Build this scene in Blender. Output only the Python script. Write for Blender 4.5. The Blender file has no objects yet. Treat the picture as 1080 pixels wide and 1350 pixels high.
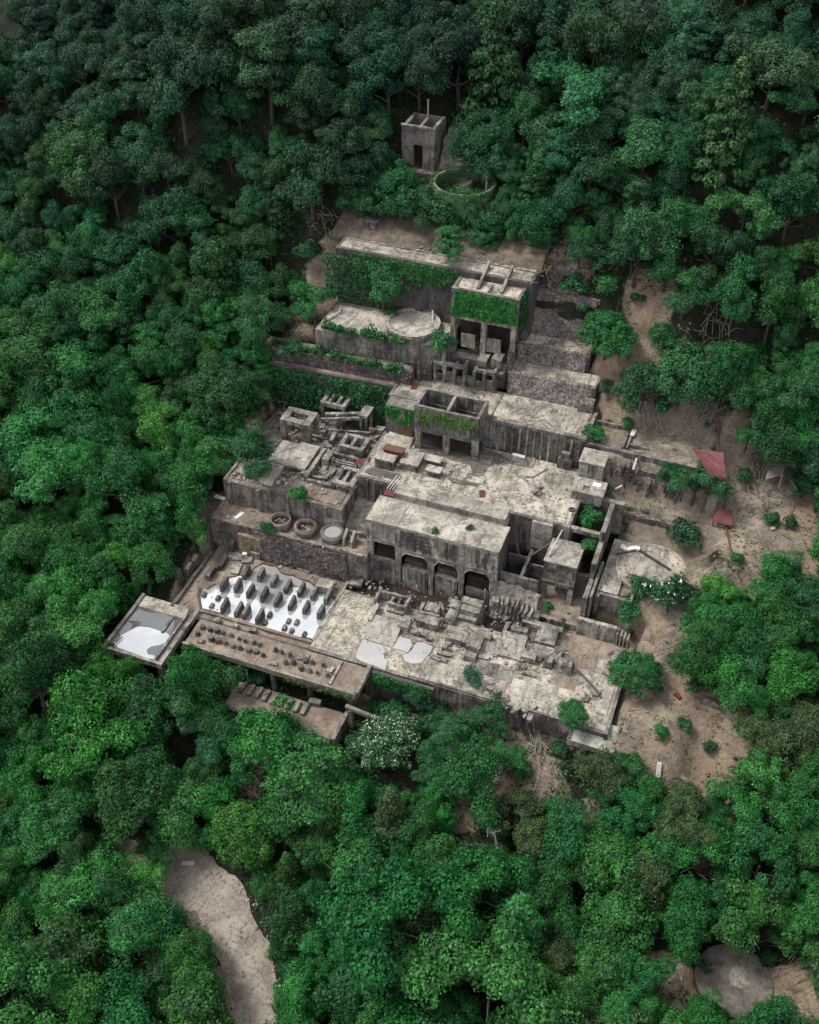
import bpy, math, random
import numpy as np
from mathutils import noise, Vector
R = math.radians
random.seed(7)
rng = np.random.default_rng(7)
scn = bpy.context.scene
col = scn.collection

# ------------------------------------------------------------------ camera
PITCH, FPX, HEAD, DIST = R(42), 1450.0, R(20.5), 150.0
c_, s_ = math.cos, math.sin
FW = Vector((-s_(HEAD) * c_(PITCH), c_(HEAD) * c_(PITCH), -s_(PITCH)))
RT = Vector((c_(HEAD), s_(HEAD), 0))
UP = Vector((-s_(HEAD) * s_(PITCH), c_(HEAD) * s_(PITCH), c_(PITCH)))
CAM = Vector((0, 0, 5)) - DIST * FW
cd = bpy.data.cameras.new('camera')
cam = bpy.data.objects.new('camera', cd)
col.objects.link(cam)
cam.location = CAM
cam.rotation_euler = (math.pi / 2 - PITCH, 0, HEAD)
cd.sensor_fit = 'HORIZONTAL'
cd.sensor_width = 36
cd.lens = 36 * FPX / 1080
cd.clip_end = 3000
scn.camera = cam

# ------------------------------------------------------------------ sky, sun, exposure
SUN_AZ, SUN_EL = R(262), R(58)       # direction the sun stands in, counted from +Y clockwise
w = bpy.data.worlds.new('World')
scn.world = w
w.use_nodes = True
nt = w.node_tree
bg = nt.nodes['Background']
sky = nt.nodes.new('ShaderNodeTexSky')
sky.sky_type = 'NISHITA'
sky.sun_disc = False
sky.sun_elevation = SUN_EL
sky.sun_rotation = SUN_AZ
tc = nt.nodes.new('ShaderNodeTexCoord')
cn = nt.nodes.new('ShaderNodeTexNoise')
cn.inputs['Scale'].default_value = 3.2
cn.inputs['Detail'].default_value = 5
cr = nt.nodes.new('ShaderNodeValToRGB')
cr.color_ramp.elements[0].position = .38
cr.color_ramp.elements[0].color = (5.6, 6.3, 7.4, 1)
cr.color_ramp.elements[1].position = .6
cr.color_ramp.elements[1].color = (12.4, 12.5, 12.8, 1)
mx = nt.nodes.new('ShaderNodeMix')
mx.data_type = 'RGBA'
mx.inputs['Factor'].default_value = .86
nt.links.new(tc.outputs['Generated'], cn.inputs['Vector'])
nt.links.new(cn.outputs['Fac'], cr.inputs['Fac'])
nt.links.new(sky.outputs['Color'], mx.inputs['A'])
nt.links.new(cr.outputs['Color'], mx.inputs['B'])
nt.links.new(mx.outputs['Result'], bg.inputs['Color'])
bg.inputs['Strength'].default_value = .066
sd = bpy.data.lights.new('sun', 'SUN')
sd.energy = 2.0
sd.angle = R(18)
sd.color = (1, .975, .93)
so = bpy.data.objects.new('sun', sd)
col.objects.link(so)
sv = Vector((s_(SUN_AZ) * c_(SUN_EL), c_(SUN_AZ) * c_(SUN_EL), s_(SUN_EL)))
so.rotation_euler = sv.to_track_quat('Z', 'Y').to_euler()
so.location = (-60, -20, 120)
scn.view_settings.view_transform = 'Standard'
scn.view_settings.look = 'None'
scn.view_settings.exposure = 0.95
scn.view_settings.gamma = 1
scn.cycles.max_bounces = 5
scn.cycles.diffuse_bounces = 2
scn.cycles.glossy_bounces = 2
scn.cycles.transmission_bounces = 2
scn.cycles.transparent_max_bounces = 4

# ------------------------------------------------------------------ picture <-> place (for surveying positions)
def at(px, py, z):
    d = FW + RT * ((px - 540) / FPX) - UP * ((py - 675) / FPX)
    t = (z - CAM.z) / d.z
    return CAM.x + t * d.x, CAM.y + t * d.y
def pix(u, v, z):
    p = Vector((u, v, z)) - CAM
    d = p.dot(FW)
    return 540 + FPX * p.dot(RT) / d, 675 - FPX * p.dot(UP) / d, d
def inpoly(x, y, poly):
    r = False
    j = len(poly) - 1
    for i in range(len(poly)):
        xi, yi = poly[i]
        xj, yj = poly[j]
        if (yi > y) != (yj > y) and x < (xj - xi) * (y - yi) / (yj - yi) + xi:
            r = not r
        j = i
    return r
def lerp(a, b, t): return a + (b - a) * t
def smooth(a, b, x):
    t = max(0, min(1, (x - a) / (b - a)))
    return t * t * (3 - 2 * t)

# ------------------------------------------------------------------ materials
def mat(name):
    m = bpy.data.materials.new(name)
    m.use_nodes = True
    return m, m.node_tree.nodes, m.node_tree.links, m.node_tree.nodes['Principled BSDF']
class G:
    """small helper to chain nodes"""
    def __init__(s, m): s.n, s.l = m.node_tree.nodes, m.node_tree.links
    def pos(s, scale=(1, 1, 1), off=(0, 0, 0)):
        g = s.n.new('ShaderNodeNewGeometry')
        mp = s.n.new('ShaderNodeMapping')
        mp.inputs['Scale'].default_value = scale
        mp.inputs['Location'].default_value = off
        s.l.new(g.outputs['Position'], mp.inputs['Vector'])
        return mp.outputs['Vector']
    def noise(s, vec, scale, detail=4, rough=.55, dist=0):
        t = s.n.new('ShaderNodeTexNoise')
        t.inputs['Scale'].default_value = scale
        t.inputs['Detail'].default_value = detail
        t.inputs['Roughness'].default_value = rough
        t.inputs['Distortion'].default_value = dist
        if vec is not None: s.l.new(vec, t.inputs['Vector'])
        return t.outputs['Fac']
    def ramp(s, f, a, b, ca=0.0, cb=1.0):
        r = s.n.new('ShaderNodeMapRange')
        r.inputs['From Min'].default_value = a
        r.inputs['From Max'].default_value = b
        r.inputs['To Min'].default_value = ca
        r.inputs['To Max'].default_value = cb
        s.l.new(f, r.inputs['Value'])
        return r.outputs['Result']
    def math(s, op, a, b):
        m = s.n.new('ShaderNodeMath')
        m.operation = op
        for i, x in enumerate((a, b)):
            if isinstance(x, (int, float)): m.inputs[i].default_value = x
            else: s.l.new(x, m.inputs[i])
        return m.outputs[0]
    def mix(s, f, a, b, mode='MIX'):
        m = s.n.new('ShaderNodeMix')
        m.data_type = 'RGBA'
        m.blend_type = mode
        for k, x in (('Factor', f), ('A', a), ('B', b)):
            if isinstance(x, (int, float)): m.inputs[k].default_value = x
            elif isinstance(x, tuple): m.inputs[k].default_value = (*x, 1)
            else: s.l.new(x, m.inputs[k])
        return m.outputs['Result']
    def nz(s):
        g = s.n.new('ShaderNodeNewGeometry')
        x = s.n.new('ShaderNodeSeparateXYZ')
        s.l.new(g.outputs['True Normal'], x.inputs[0])
        return s.math('ABSOLUTE', x.outputs['Z'], 0)
    def bump(s, h, bsdf, strength=.4, dist=.08):
        b = s.n.new('ShaderNodeBump')
        b.inputs['Strength'].default_value = strength
        b.inputs['Distance'].default_value = dist
        s.l.new(h, b.inputs['Height'])
        s.l.new(b.outputs['Normal'], bsdf.inputs['Normal'])

def concrete(name, pale, mid, dark, streak=.8, moss=.0, stain=.6, crack=.5, off=0, rust=.0, cells=0.0):
    m, n, l, b = mat(name)
    g = G(m)
    p = g.pos(off=(off, off * .7, 0))
    c = g.mix(g.ramp(g.noise(p, .22, 6, .6, .6), .38, .62), mid, pale)
    c = g.mix(g.math('MULTIPLY', g.ramp(g.noise(p, .5, 8, .7, .9), .48, .64), stain), c, dark)
    c = g.mix(g.math('MULTIPLY', g.ramp(g.noise(p, 3.4, 6, .75), .52, .72), stain * .7), c, dark)
    fl = g.ramp(g.nz(), .35, .75)
    run = g.ramp(g.noise(g.pos((1.3, .14, .3), (off + 3, off, 0), ), 1.0, 7, .75, .6), .52, .64)
    c = g.mix(g.math('MULTIPLY', g.math('MULTIPLY', run, fl), stain * .75), c, tuple(x * .85 for x in dark))
    c = g.mix(g.math('MULTIPLY', g.ramp(g.noise(g.pos((.13, .13, .13), (off, 5, 0)), 1.0, 6, .7, .8), .5, .6), stain * .4), c, tuple(x * 1.5 for x in dark))
    # gritty wear: sharp edged dark blotches and pale sandy ones
    c = g.mix(g.math('MULTIPLY', g.ramp(g.noise(p, 1.7, 10, .78, .4), .53, .6), stain * .8), c, tuple(x * .8 for x in dark))
    c = g.mix(g.math('MULTIPLY', g.ramp(g.noise(g.pos(off=(off + 7, 3, 0)), .8, 9, .75, 1.2), .55, .63), .55 * stain), c, tuple(min(.68, x * 1.22) for x in pale))
    c = g.mix(g.ramp(g.noise(p, 7, 5, .8), .58, .66, 0, .55 * stain), c, tuple(x * .6 for x in dark))
    if cells:
        vc = n.new('ShaderNodeTexVoronoi')
        vc.inputs['Scale'].default_value = 4.2
        l.new(p, vc.inputs['Vector'])
        sp = n.new('ShaderNodeSeparateColor')
        l.new(vc.outputs['Color'], sp.inputs[0])
        c = g.mix(cells, c, g.mix(1.0, c, g.mix(sp.outputs[0], (.35, .33, .36), (1.75, 1.7, 1.65)), 'MULTIPLY'))
        c = g.mix(g.ramp(sp.outputs[1], .88, .93, 0, cells * .8), c, (.42, .38, .35))
        c = g.mix(g.ramp(vc.outputs['Distance'], .2, .33, 0, cells * .5), c, tuple(x * .7 for x in dark))
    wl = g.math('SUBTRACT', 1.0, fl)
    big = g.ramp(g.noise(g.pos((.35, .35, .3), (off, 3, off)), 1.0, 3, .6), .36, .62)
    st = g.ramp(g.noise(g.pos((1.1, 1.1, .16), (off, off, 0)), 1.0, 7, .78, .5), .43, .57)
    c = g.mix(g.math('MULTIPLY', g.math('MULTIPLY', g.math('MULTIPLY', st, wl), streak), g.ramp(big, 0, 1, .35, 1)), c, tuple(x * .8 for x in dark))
    st2 = g.ramp(g.noise(g.pos((2.0, 2.0, .22), (off + 30, off, 0)), 1.0, 6, .75, .4), .58, .72)
    c = g.mix(g.math('MULTIPLY', g.math('MULTIPLY', st2, wl), streak * .45), c, tuple(min(.6, x * 1.25) for x in pale))
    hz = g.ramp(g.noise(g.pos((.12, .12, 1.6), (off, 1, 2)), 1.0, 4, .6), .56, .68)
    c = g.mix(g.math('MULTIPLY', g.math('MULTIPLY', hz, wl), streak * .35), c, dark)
    if rust:
        c = g.mix(g.math('MULTIPLY', g.ramp(g.noise(g.pos((.5, .5, .2), (off, 9, 4)), 1, 5, .7), .56, .68), rust), c, (.17, .085, .04))
    if moss:
        c = g.mix(g.math('MULTIPLY', g.ramp(g.noise(p, .6, 7, .7), .52, .64), moss), c, (.05, .085, .025))
    if crack:
        v = n.new('ShaderNodeTexVoronoi')
        v.feature = 'DISTANCE_TO_EDGE'
        v.inputs['Scale'].default_value = .33
        dd = n.new('ShaderNodeVectorMath')
        dd.operation = 'ADD'
        nn = n.new('ShaderNodeTexNoise')
        nn.inputs['Scale'].default_value = 1.3
        nn.inputs['Detail'].default_value = 5
        l.new(p, nn.inputs['Vector'])
        l.new(p, dd.inputs[0])
        l.new(nn.outputs['Color'], dd.inputs[1])
        l.new(dd.outputs[0], v.inputs['Vector'])
        cm = g.ramp(g.noise(p, .3, 3), .5, .62)
        c = g.mix(g.math('MULTIPLY', g.math('MULTIPLY', g.ramp(v.outputs['Distance'], .0, .018, 1, 0), crack), cm), c, tuple(x * .6 for x in dark))
    c = g.mix(1.0, c, g.mix(g.noise(p, 9, 3, .7), (.62, .62, .62), (1.36, 1.36, 1.36)), 'MULTIPLY')
    l.new(c, b.inputs['Base Color'])
    b.inputs['Roughness'].default_value = .9
    b.inputs['Specular IOR Level'].default_value = .25
    g.bump(g.noise(p, 5, 6, .75), b, .7, .14)
    return m

M = {}
M['floor'] = concrete('floor_concrete', (.54, .475, .38), (.29, .258, .212), (.08, .07, .06), stain=.86, moss=.0)
M['roof'] = concrete('roof_concrete', (.50, .45, .375), (.29, .262, .222), (.08, .071, .062), stain=.74, off=13)
M['wall'] = concrete('wall_concrete', (.30, .275, .245), (.16, .145, .13), (.032, .027, .025), streak=1.0, stain=.8, crack=.25, off=31)
M['wallrust'] = concrete('rusty_wall_concrete', (.31, .275, .24), (.17, .145, .125), (.035, .028, .024), streak=1.0, stain=.75, crack=.2, off=51, rust=.8)
M['facade'] = concrete('facade_concrete', (.47, .425, .36), (.29, .26, .22), (.045, .038, .033), streak=.95, stain=.8, crack=.3, off=77)
M['block'] = concrete('block_concrete', (.38, .345, .295), (.18, .163, .142), (.035, .031, .029), streak=1.0, stain=.9, crack=.2, off=5)  # grime streaks, heavy on upright faces to paint in the sides' shade too
M['wet'] = concrete('wet_concrete', (.2, .185, .17), (.085, .078, .07), (.03, .028, .026), streak=.9, stain=.8, crack=0, off=15)
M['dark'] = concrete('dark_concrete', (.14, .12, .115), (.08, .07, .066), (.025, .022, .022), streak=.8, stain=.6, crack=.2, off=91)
M['stone'] = concrete('stone_masonry', (.19, .155, .145), (.11, .09, .085), (.035, .028, .028), streak=.6, stain=.6, crack=.0, off=61, cells=.8)
M['slope'] = concrete('masonry_slope', (.34, .29, .255), (.23, .195, .175), (.05, .042, .045), streak=.55, stain=.5, crack=.0, off=21, cells=1.0)
M['brown'] = concrete('brown_silt_concrete', (.30, .24, .185), (.17, .13, .1), (.07, .053, .042), stain=.6, off=41)
M['mud'] = concrete('wet_mud', (.06, .043, .035), (.032, .023, .02), (.014, .01, .01), stain=.5, crack=0, off=19)
M['mossy'] = concrete('mossy_concrete', (.3, .27, .23), (.2, .18, .15), (.06, .055, .045), moss=.9, off=3)
M['tank'] = concrete('tank_concrete', (.24, .2, .18), (.16, .13, .115), (.05, .04, .035), streak=.5, stain=.5, crack=0, off=8)

def plain(name, a, b_, scale=3, rough=.8, metal=0, bumpy=.3):
    m, n, l, b = mat(name)
    g = G(m)
    p = g.pos()
    l.new(g.mix(g.ramp(g.noise(p, scale, 6, .7), .38, .62), a, b_), b.inputs['Base Color'])
    b.inputs['Roughness'].default_value = rough
    b.inputs['Metallic'].default_value = metal
    g.bump(g.noise(p, scale * 3, 4), b, bumpy, .05)
    return m
M['yard'] = concrete('dark_yard_silt', (.25, .215, .185), (.14, .12, .105), (.045, .038, .034), stain=.7, crack=0, off=44)
M['bank'] = concrete('bank_earth', (.2, .155, .115), (.12, .093, .072), (.05, .04, .033), stain=.7, crack=0, off=66)
M['clod'] = concrete('clod_stone', (.27, .21, .155), (.17, .13, .1), (.07, .055, .045), stain=.6, crack=0, off=33)
M['damp'] = concrete('damp_concrete', (.17, .15, .13), (.1, .088, .078), (.04, .035, .032), stain=.6, crack=0, off=12)
M['damp'].node_tree.nodes['Principled BSDF'].inputs['Roughness'].default_value = .35
M['red'] = plain('red_rusted_sheet', (.13, .018, .02), (.06, .014, .015), 1.2, .6)
M['rust'] = plain('rusted_metal', (.14, .06, .04), (.07, .04, .03), 2, .7)
M['pale'] = plain('pale_panel', (.72, .7, .66), (.55, .53, .5), 2, .6)
M['wood'] = plain('dead_wood', (.30, .26, .22), (.17, .145, .12), 4, .85)
M['bark'] = plain('bark', (.07, .056, .045), (.035, .03, .025), 3, .9)
M['bone'] = plain('bleached_wood', (.5, .47, .43), (.3, .28, .26), 3, .85)
M['pipe'] = plain('dark_pipe', (.06, .05, .047), (.035, .03, .03), 2, .6)
M['rubble'] = concrete('rubble_concrete', (.38, .34, .29), (.2, .175, .15), (.06, .05, .045), stain=.7, crack=0, off=2)

def water(name, tint, rough=.03, metal=.62):
    m, n, l, b = mat(name)
    g = G(m)
    p = g.pos()
    l.new(g.mix(g.ramp(g.noise(p, .25, 4), .42, .6), tuple(x * .86 for x in tint), tint), b.inputs['Base Color'])
    b.inputs['Metallic'].default_value = metal
    b.inputs['Roughness'].default_value = rough
    return m
M['pond'] = water('pale_pond_water', (.66, .66, .65))
M['puddle'] = water('puddle_water', (.52, .5, .47))
M['darkwater'] = water('dark_water', (.05, .038, .034), .12, .12)
M['wetfilm'] = water('wet_film', (.2, .2, .205), .05, .8)
M['slabwater'] = water('slab_water', (.6, .61, .62), .02, .85)

def leafmat(name, var=1.0, flower=None, lo=.8):
    """foliage: the colour of each plant is its own object colour, each leaf varies a little"""
    m, n, l, b = mat(name)
    g = G(m)
    oi = n.new('ShaderNodeObjectInfo')
    ge = n.new('ShaderNodeNewGeometry')
    r = ge.outputs['Random Per Island']
    tcn = n.new('ShaderNodeTexCoord')
    cl = g.ramp(g.noise(tcn.outputs['Object'], .85, 3, .6), .36, .64)
    c = g.mix(1.0, oi.outputs['Color'], g.mix(r, (.45, .5, .55), (1.6, 1.55, 1.45)), 'MULTIPLY')
    c = g.mix(1.0, c, g.mix(cl, (.5, .56, .64), (1.6, 1.5, 1.3)), 'MULTIPLY')
    if flower:
        c = g.mix(g.ramp(r, lo, lo + .01), c, flower)
    l.new(c, b.inputs['Base Color'])
    b.inputs['Roughness'].default_value = .6
    b.inputs['Specular IOR Level'].default_value = .3
    tr = n.new('ShaderNodeBsdfTranslucent')
    l.new(c, tr.inputs['Color'])
    ms = n.new('ShaderNodeMixShader')
    ms.inputs[0].default_value = .22
    l.new(b.outputs[0], ms.inputs[1])
    l.new(tr.outputs[0], ms.inputs[2])
    l.new(ms.outputs[0], n['Material Output'].inputs['Surface'])
    return m
M['leaf'] = leafmat('foliage')

# ------------------------------------------------------------------ mesh builder
NV = noise.noise_vector
class MB:
    def __init__(s, amp=.05, step=.8):
        s.v, s.f, s.k, s.amp, s.step = [], [], {}, amp, step
    def vid(s, p):
        k = (round(p[0], 3), round(p[1], 3), round(p[2], 3))
        if k not in s.k:
            s.k[k] = len(s.v)
            s.v.append(Vector(p))
        return s.k[k]
    def quad(s, a, b, c, d, step=None):
        st = step or s.step
        a, b, c, d = map(Vector, (a, b, c, d))
        nu = max(1, min(60, round(max((b - a).length, (c - d).length) / st)))
        nv = max(1, min(60, round(max((d - a).length, (c - b).length) / st)))
        g = [[s.vid(a.lerp(b, i / nu).lerp(d.lerp(c, i / nu), j / nv)) for j in range(nv + 1)] for i in range(nu + 1)]
        for i in range(nu):
            for j in range(nv):
                q = (g[i][j], g[i + 1][j], g[i + 1][j + 1], g[i][j + 1])
                if len(set(q)) == 4: s.f.append(q)
                elif len(set(q)) == 3: s.f.append(tuple(dict.fromkeys(q)))
    def hexa(s, lo, hi, step=None):
        """lo, hi: four corners each, counter-clockwise seen from above"""
        s.quad(lo[3], lo[2], lo[1], lo[0], step)
        s.quad(*hi, step)
        for i in range(4):
            j = (i + 1) % 4
            s.quad(lo[i], lo[j], hi[j], hi[i], step)
    def box(s, u0, u1, v0, v1, z0, z1, step=None):
        e = random.uniform(.002, .012)
        u0 -= e; u1 += e; v0 -= e; v1 += e; z1 += e
        s.hexa([(u0, v0, z0), (u1, v0, z0), (u1, v1, z0), (u0, v1, z0)],
               [(u0, v0, z1), (u1, v0, z1), (u1, v1, z1), (u0, v1, z1)], step)
    def bar(s, p, q, wd, th):
        """rectangular beam between two points, wd across, th high, top at the points"""
        p, q = Vector(p), Vector(q)
        d = (q - p).normalized()
        sd = d.cross(Vector((0, 0, 1)))
        sd = sd.normalized() * wd / 2 if sd.length > .05 else Vector((wd / 2, 0, 0))
        up = sd.cross(d).normalized() * th
        lo = [p - sd - up, p + sd - up, q + sd - up, q - sd - up]
        hi = [p - sd, p + sd, q + sd, q - sd]
        s.hexa(lo, hi)
    def prism(s, poly, z0, z1, top=None):
        n = len(poly)
        a = [s.vid((x, y, z0)) for x, y in poly]
        b = [s.vid((x, y, z1)) for x, y in poly]
        s.f.append(tuple(reversed(a)))
        s.f.append(tuple(b))
        for i in range(n):
            j = (i + 1) % n
            s.f.append((a[i], a[j], b[j], b[i]))
    def cyl(s, x, y, z0, z1, r0, r1=None, n=24):
        r1 = r0 if r1 is None else r1
        a = [s.vid((x + r0 * c_(2 * math.pi * i / n), y + r0 * s_(2 * math.pi * i / n), z0)) for i in range(n)]
        b = [s.vid((x + r1 * c_(2 * math.pi * i / n), y + r1 * s_(2 * math.pi * i / n), z1)) for i in range(n)]
        s.f.append(tuple(reversed(a)))
        s.f.append(tuple(b))
        for i in range(n):
            j = (i + 1) % n
            s.f.append((a[i], a[j], b[j], b[i]))
    def ring(s, x, y, z0, z1, ro, ri, n=36):
        def c(r, z): return [s.vid((x + r * c_(2 * math.pi * i / n), y + r * s_(2 * math.pi * i / n), z)) for i in range(n)]
        A, B, C_, D = c(ro, z0), c(ro, z1), c(ri, z1), c(ri, z0)
        for P_, Q_ in ((A, B), (B, C_), (C_, D), (D, A)):
            for i in range(n):
                j = (i + 1) % n
                s.f.append((P_[i], P_[j], Q_[j], Q_[i]))
    def tube(s, pts, r, r1=None, n=6):
        r1 = r if r1 is None else r1
        pts = [Vector(p) for p in pts]
        rings = []
        for i, p in enumerate(pts):
            d = (pts[min(i + 1, len(pts) - 1)] - pts[max(i - 1, 0)]).normalized()
            a = d.orthogonal().normalized()
            b = d.cross(a)
            rr = lerp(r, r1, i / max(1, len(pts) - 1))
            o = len(s.v)
            for k in range(n):
                t = 2 * math.pi * k / n
                s.v.append(p + a * rr * c_(t) + b * rr * s_(t))
            rings.append(range(o, o + n))
        for A, B in zip(rings, rings[1:]):
            for k in range(n):
                s.f.append((A[k], A[(k + 1) % n], B[(k + 1) % n], B[k]))
        s.f.append(tuple(reversed(rings[0])))
        s.f.append(tuple(rings[-1]))
    def rock(s, x, y, z, r, sq=.8):
        o = len(s.v)
        k = random.uniform(0, 9)
        for i in (-1, 1):
            for j in (-1, 1):
                for h in (0, 1):
                    s.v.append(Vector((x + i * r * random.uniform(.5, 1) * c_(k) - j * r * s_(k) * random.uniform(.4, .8),
                                       y + i * r * s_(k) + j * r * c_(k) * random.uniform(.4, .8), z - .1 * r + h * 2 * r * sq * random.uniform(.35, .8))))
        for q in ((0, 1, 3, 2), (4, 6, 7, 5), (0, 4, 5, 1), (2, 3, 7, 6), (1, 5, 7, 3), (0, 2, 6, 4)):
            s.f.append(tuple(o + i for i in q))
    def build(s, name, m, parent=None, smoothed=False):
        me = bpy.data.meshes.new(name)
        V = [p + (NV(p * .55) * s.amp + NV(p * 2.1) * s.amp * .7 + NV(p * 5.3) * s.amp * .35 if s.amp else Vector()) for p in s.v]
        xs, ys, zs = zip(*V)
        o = Vector(((min(xs) + max(xs)) / 2, (min(ys) + max(ys)) / 2, min(zs)))
        me.from_pydata([p - o for p in V], [], s.f)
        me.validate()
        me.materials.append(m)
        if smoothed:
            for p in me.polygons: p.use_smooth = True
        ob = bpy.data.objects.new(name, me)
        col.objects.link(ob)
        ob.location = o
        if parent:
            ob.parent = parent
            ob.location = o - wloc(parent)
        return ob
def wloc(o):
    p = Vector(o.location)
    while o.parent:
        o = o.parent
        p += Vector(o.location)
    return p
def tag(o, label, cat, group=None, kind=None):
    if label: o['label'] = label
    if cat: o['category'] = cat
    if group: o['group'] = group
    if kind: o['kind'] = kind
    return o
def thing(name, label, cat, loc, group=None):
    o = bpy.data.objects.new(name, None)
    o.empty_display_size = .3
    col.objects.link(o)
    o.location = loc
    return tag(o, label, cat, group)
def struct(o, label=None, cat=None): return tag(o, label, cat, None, 'structure')

# ------------------------------------------------------------------ ground
PROF = [(-400, -30), (-110, -24), (-64, -17), (-45, -11.5), (-30, -5.2), (-24, -3.8), (-17, -.6), (-9, 2.3), (0, 5.3), (6, 8),
        (11, 11), (17, 15), (24, 20.5), (29, 27.5), (36, 35), (46, 41.5), (70, 57), (120, 88), (200, 120), (420, 160)]
# floors the ground must stay under: u0, u1, v0, v1, z
FLOORS = [(-30, -20, -33, -22, -4), (-21, 4.2, -28.6, -23, -4.4), (-26, 33.4, -23.8, -7, -1.5), (-26, -2, -10.6, -5.5, 3.3), (-3, 15, -10, 0, -1.8), (-25, -6.5, -6.5, 12.5, 6.8),
          (-8, 21.6, -1.2, 11.5, 5), (14, 27.3, -10, 6, .2), (-8, 21, 9, 18, 12), (-28, -5, 11.5, 16, 13), (-20, 0, 14, 23.6, 18),
          (-2, 20, 16, 22, 14), (7, 18, 20, 26, 18), (-20, 10.5, 22.5, 29.5, 26), (-13, 2.5, -33, -28, -5), (1.5, 13.5, -28.5, -23, -5.2)]
# level yards the ground itself forms: u0, u1, v0, v1, z, blend
YARDS = [(27.2, 39, -5.6, 5.6, 4.55, 2.0), (27, 40, 6.4, 11, 8.7, 1.5), (21, 40, 11.8, 16, 14.2, 2.5), (33.3, 41, -23.5, -14, -.25, 2.0), (42, 62, 2, 15, 9.0, 6), (48.4, 57.2, -45.6, -37.2, -10.6, 3), (27, 36, -8.5, -6, 2.4, .6)]
ROADPX = [(120, 1150), (190, 1150), (248, 1150), (285, 1180), (308, 1225), (328, 1280), (345, 1350), (352, 1430)]
def prof(v):
    for (a, za), (b, zb) in zip(PROF, PROF[1:]):
        if v <= b: return lerp(za, zb, (v - a) / (b - a))
    return PROF[-1][1]
def ground0(u, v):
    z = (prof(v - 1.5) + 2 * prof(v) + prof(v + 1.5)) / 4
    up = smooth(28, 45, v)
    z += up * (8 * math.exp(-((u - 34) / 17) ** 2) + 5 * math.exp(-((u + 48) / 20) ** 2) - 3.5 * math.exp(-((u + 6) / 10) ** 2))
    dn = smooth(-26, -40, v)
    z += dn * (2.0 * math.exp(-((u + 32) / 14) ** 2) - 1.5 * math.exp(-((u - 2) / 9) ** 2))
    for (u0, u1, v0, v1, yz, bl) in YARDS:
        d = max(u0 - u, u - u1, v0 - v, v - v1, 0)
        if d < bl: z = lerp(yz, z, smooth(0, bl, d))
    return z
ROAD = []
for px, py in ROADPX:
    z = 20
    while z > -30:
        u, v = at(px, py, z)
        if ground0(u, v) >= z: break
        z -= .1
    ROAD.append((u, v))
def droad(u, v):
    best = 99
    for (ax, ay), (bx, by) in zip(ROAD, ROAD[1:]):
        dx, dy = bx - ax, by - ay
        t = max(0, min(1, ((u - ax) * dx + (v - ay) * dy) / (dx * dx + dy * dy)))
        best = min(best, math.hypot(u - ax - t * dx, v - ay - t * dy))
    return best
def ground(u, v):
    z = ground0(u, v)
    k = smooth(3.5, 7, droad(u, v)) if v < -35 else 1
    z += k * (.8 * noise.noise((u * .09, v * .09, 3)) + .35 * noise.noise((u * .35, v * .35, 1)) + .16 * noise.noise((u * 1.1, v * 1.1, 5)))
    z += 1.1 * smooth(11, 4, math.hypot(u - 41, v + 27)) * (abs(noise.noise((u * .22 + v * .1, v * .12, 8))) * 2 - .7) + .3 * smooth(14, 6, math.hypot(u - 41, v + 26)) * noise.noise((u * .9, v * .9, 9))
    for (u0, u1, v0, v1, fz) in FLOORS:
        if u0 - .7 < u < u1 + .7 and v0 - .7 < v < v1 + .7:
            d = max(u0 - u, u - u1, v0 - v, v - v1, 0)
            if d < .7: z = min(z, lerp(fz - .6, z, d / .7) if d > 0 else fz - .6)
    return z
SOIL = [(37, -19, 8), (43, -24, 8), (40, -29, 8), (40, -12, 8), (36, -9, 6), (44, -16, 8), (47, -28, 7), (35, -33, 6), (30, -34, 5), (19, -33, 5), (33, 1, 8), (38, 8, 7), (46, 6, 8), (54, 8, 8), (52, -2, 5), (30, 14, 9), (24, 22, 6), (24, 29, 4.5), (12, 30, 4), (30, -8, 6),
        (43, -5, 8), (50, -9, 7), (56, -10, 6), (42, 18, 6), (47, 24, 5), (-11, -52, 7), (-8, -56, 5), (0, -60, 4), (22, -27, 4), (27, -30, 5), (-27, 4, 5), (-27, -8, 5), (-20, -13, 5), (0, 33, 7), (-8, 31, 6), (-22, 26, 5), (-9, 40, 5), (48, 20, 5), (59, -42, 5), (50, -45, 3), (46, -46, 6), (45, 14, 8), (60, 18, 5), (20, 20, 5), (-8, -39, 4), (58, 2, 6)]
def lines(lo, hi, st, far):
    a = list(np.arange(lo, hi + .01, st))
    d = st
    while a[-1] < far:
        d *= 1.5
        a.append(a[-1] + d)
    d = st
    while a[0] > -far:
        d *= 1.5
        a.insert(0, a[0] - d)
    return a
us, vs = lines(-62, 78, .9, 420), lines(-84, 78, .9, 420)
gv = [(u, v, ground(u, v)) for v in vs for u in us]
nu = len(us)
gf = [(j * nu + i, j * nu + i + 1, (j + 1) * nu + i + 1, (j + 1) * nu + i) for j in range(len(vs) - 1) for i in range(nu - 1)]
me = bpy.data.meshes.new('ground')
me.from_pydata(gv, [], gf)
sa = me.attributes.new('soil', 'FLOAT', 'POINT')
sval = []
for u, v, z in gv:
    a = max((smooth(r, r * .55, math.hypot(u - x, v - y)) for x, y, r in SOIL))
    if abs(u - 5) < 32 and abs(v) < 26: a = max(a, .45)
    sval.append(a)
sa.data.foreach_set('value', sval)
for p in me.polygons: p.use_smooth = True
m, n, l, b = mat('forest_floor_and_soil')
g = G(m)
p = g.pos()
lit = g.mix(g.ramp(g.noise(p, .5, 6, .7), .4, .62), (.012, .02, .011), (.035, .03, .02))
soil = g.mix(g.ramp(g.noise(p, .25, 6, .65), .36, .62), (.16, .127, .098), (.35, .29, .22))
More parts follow.
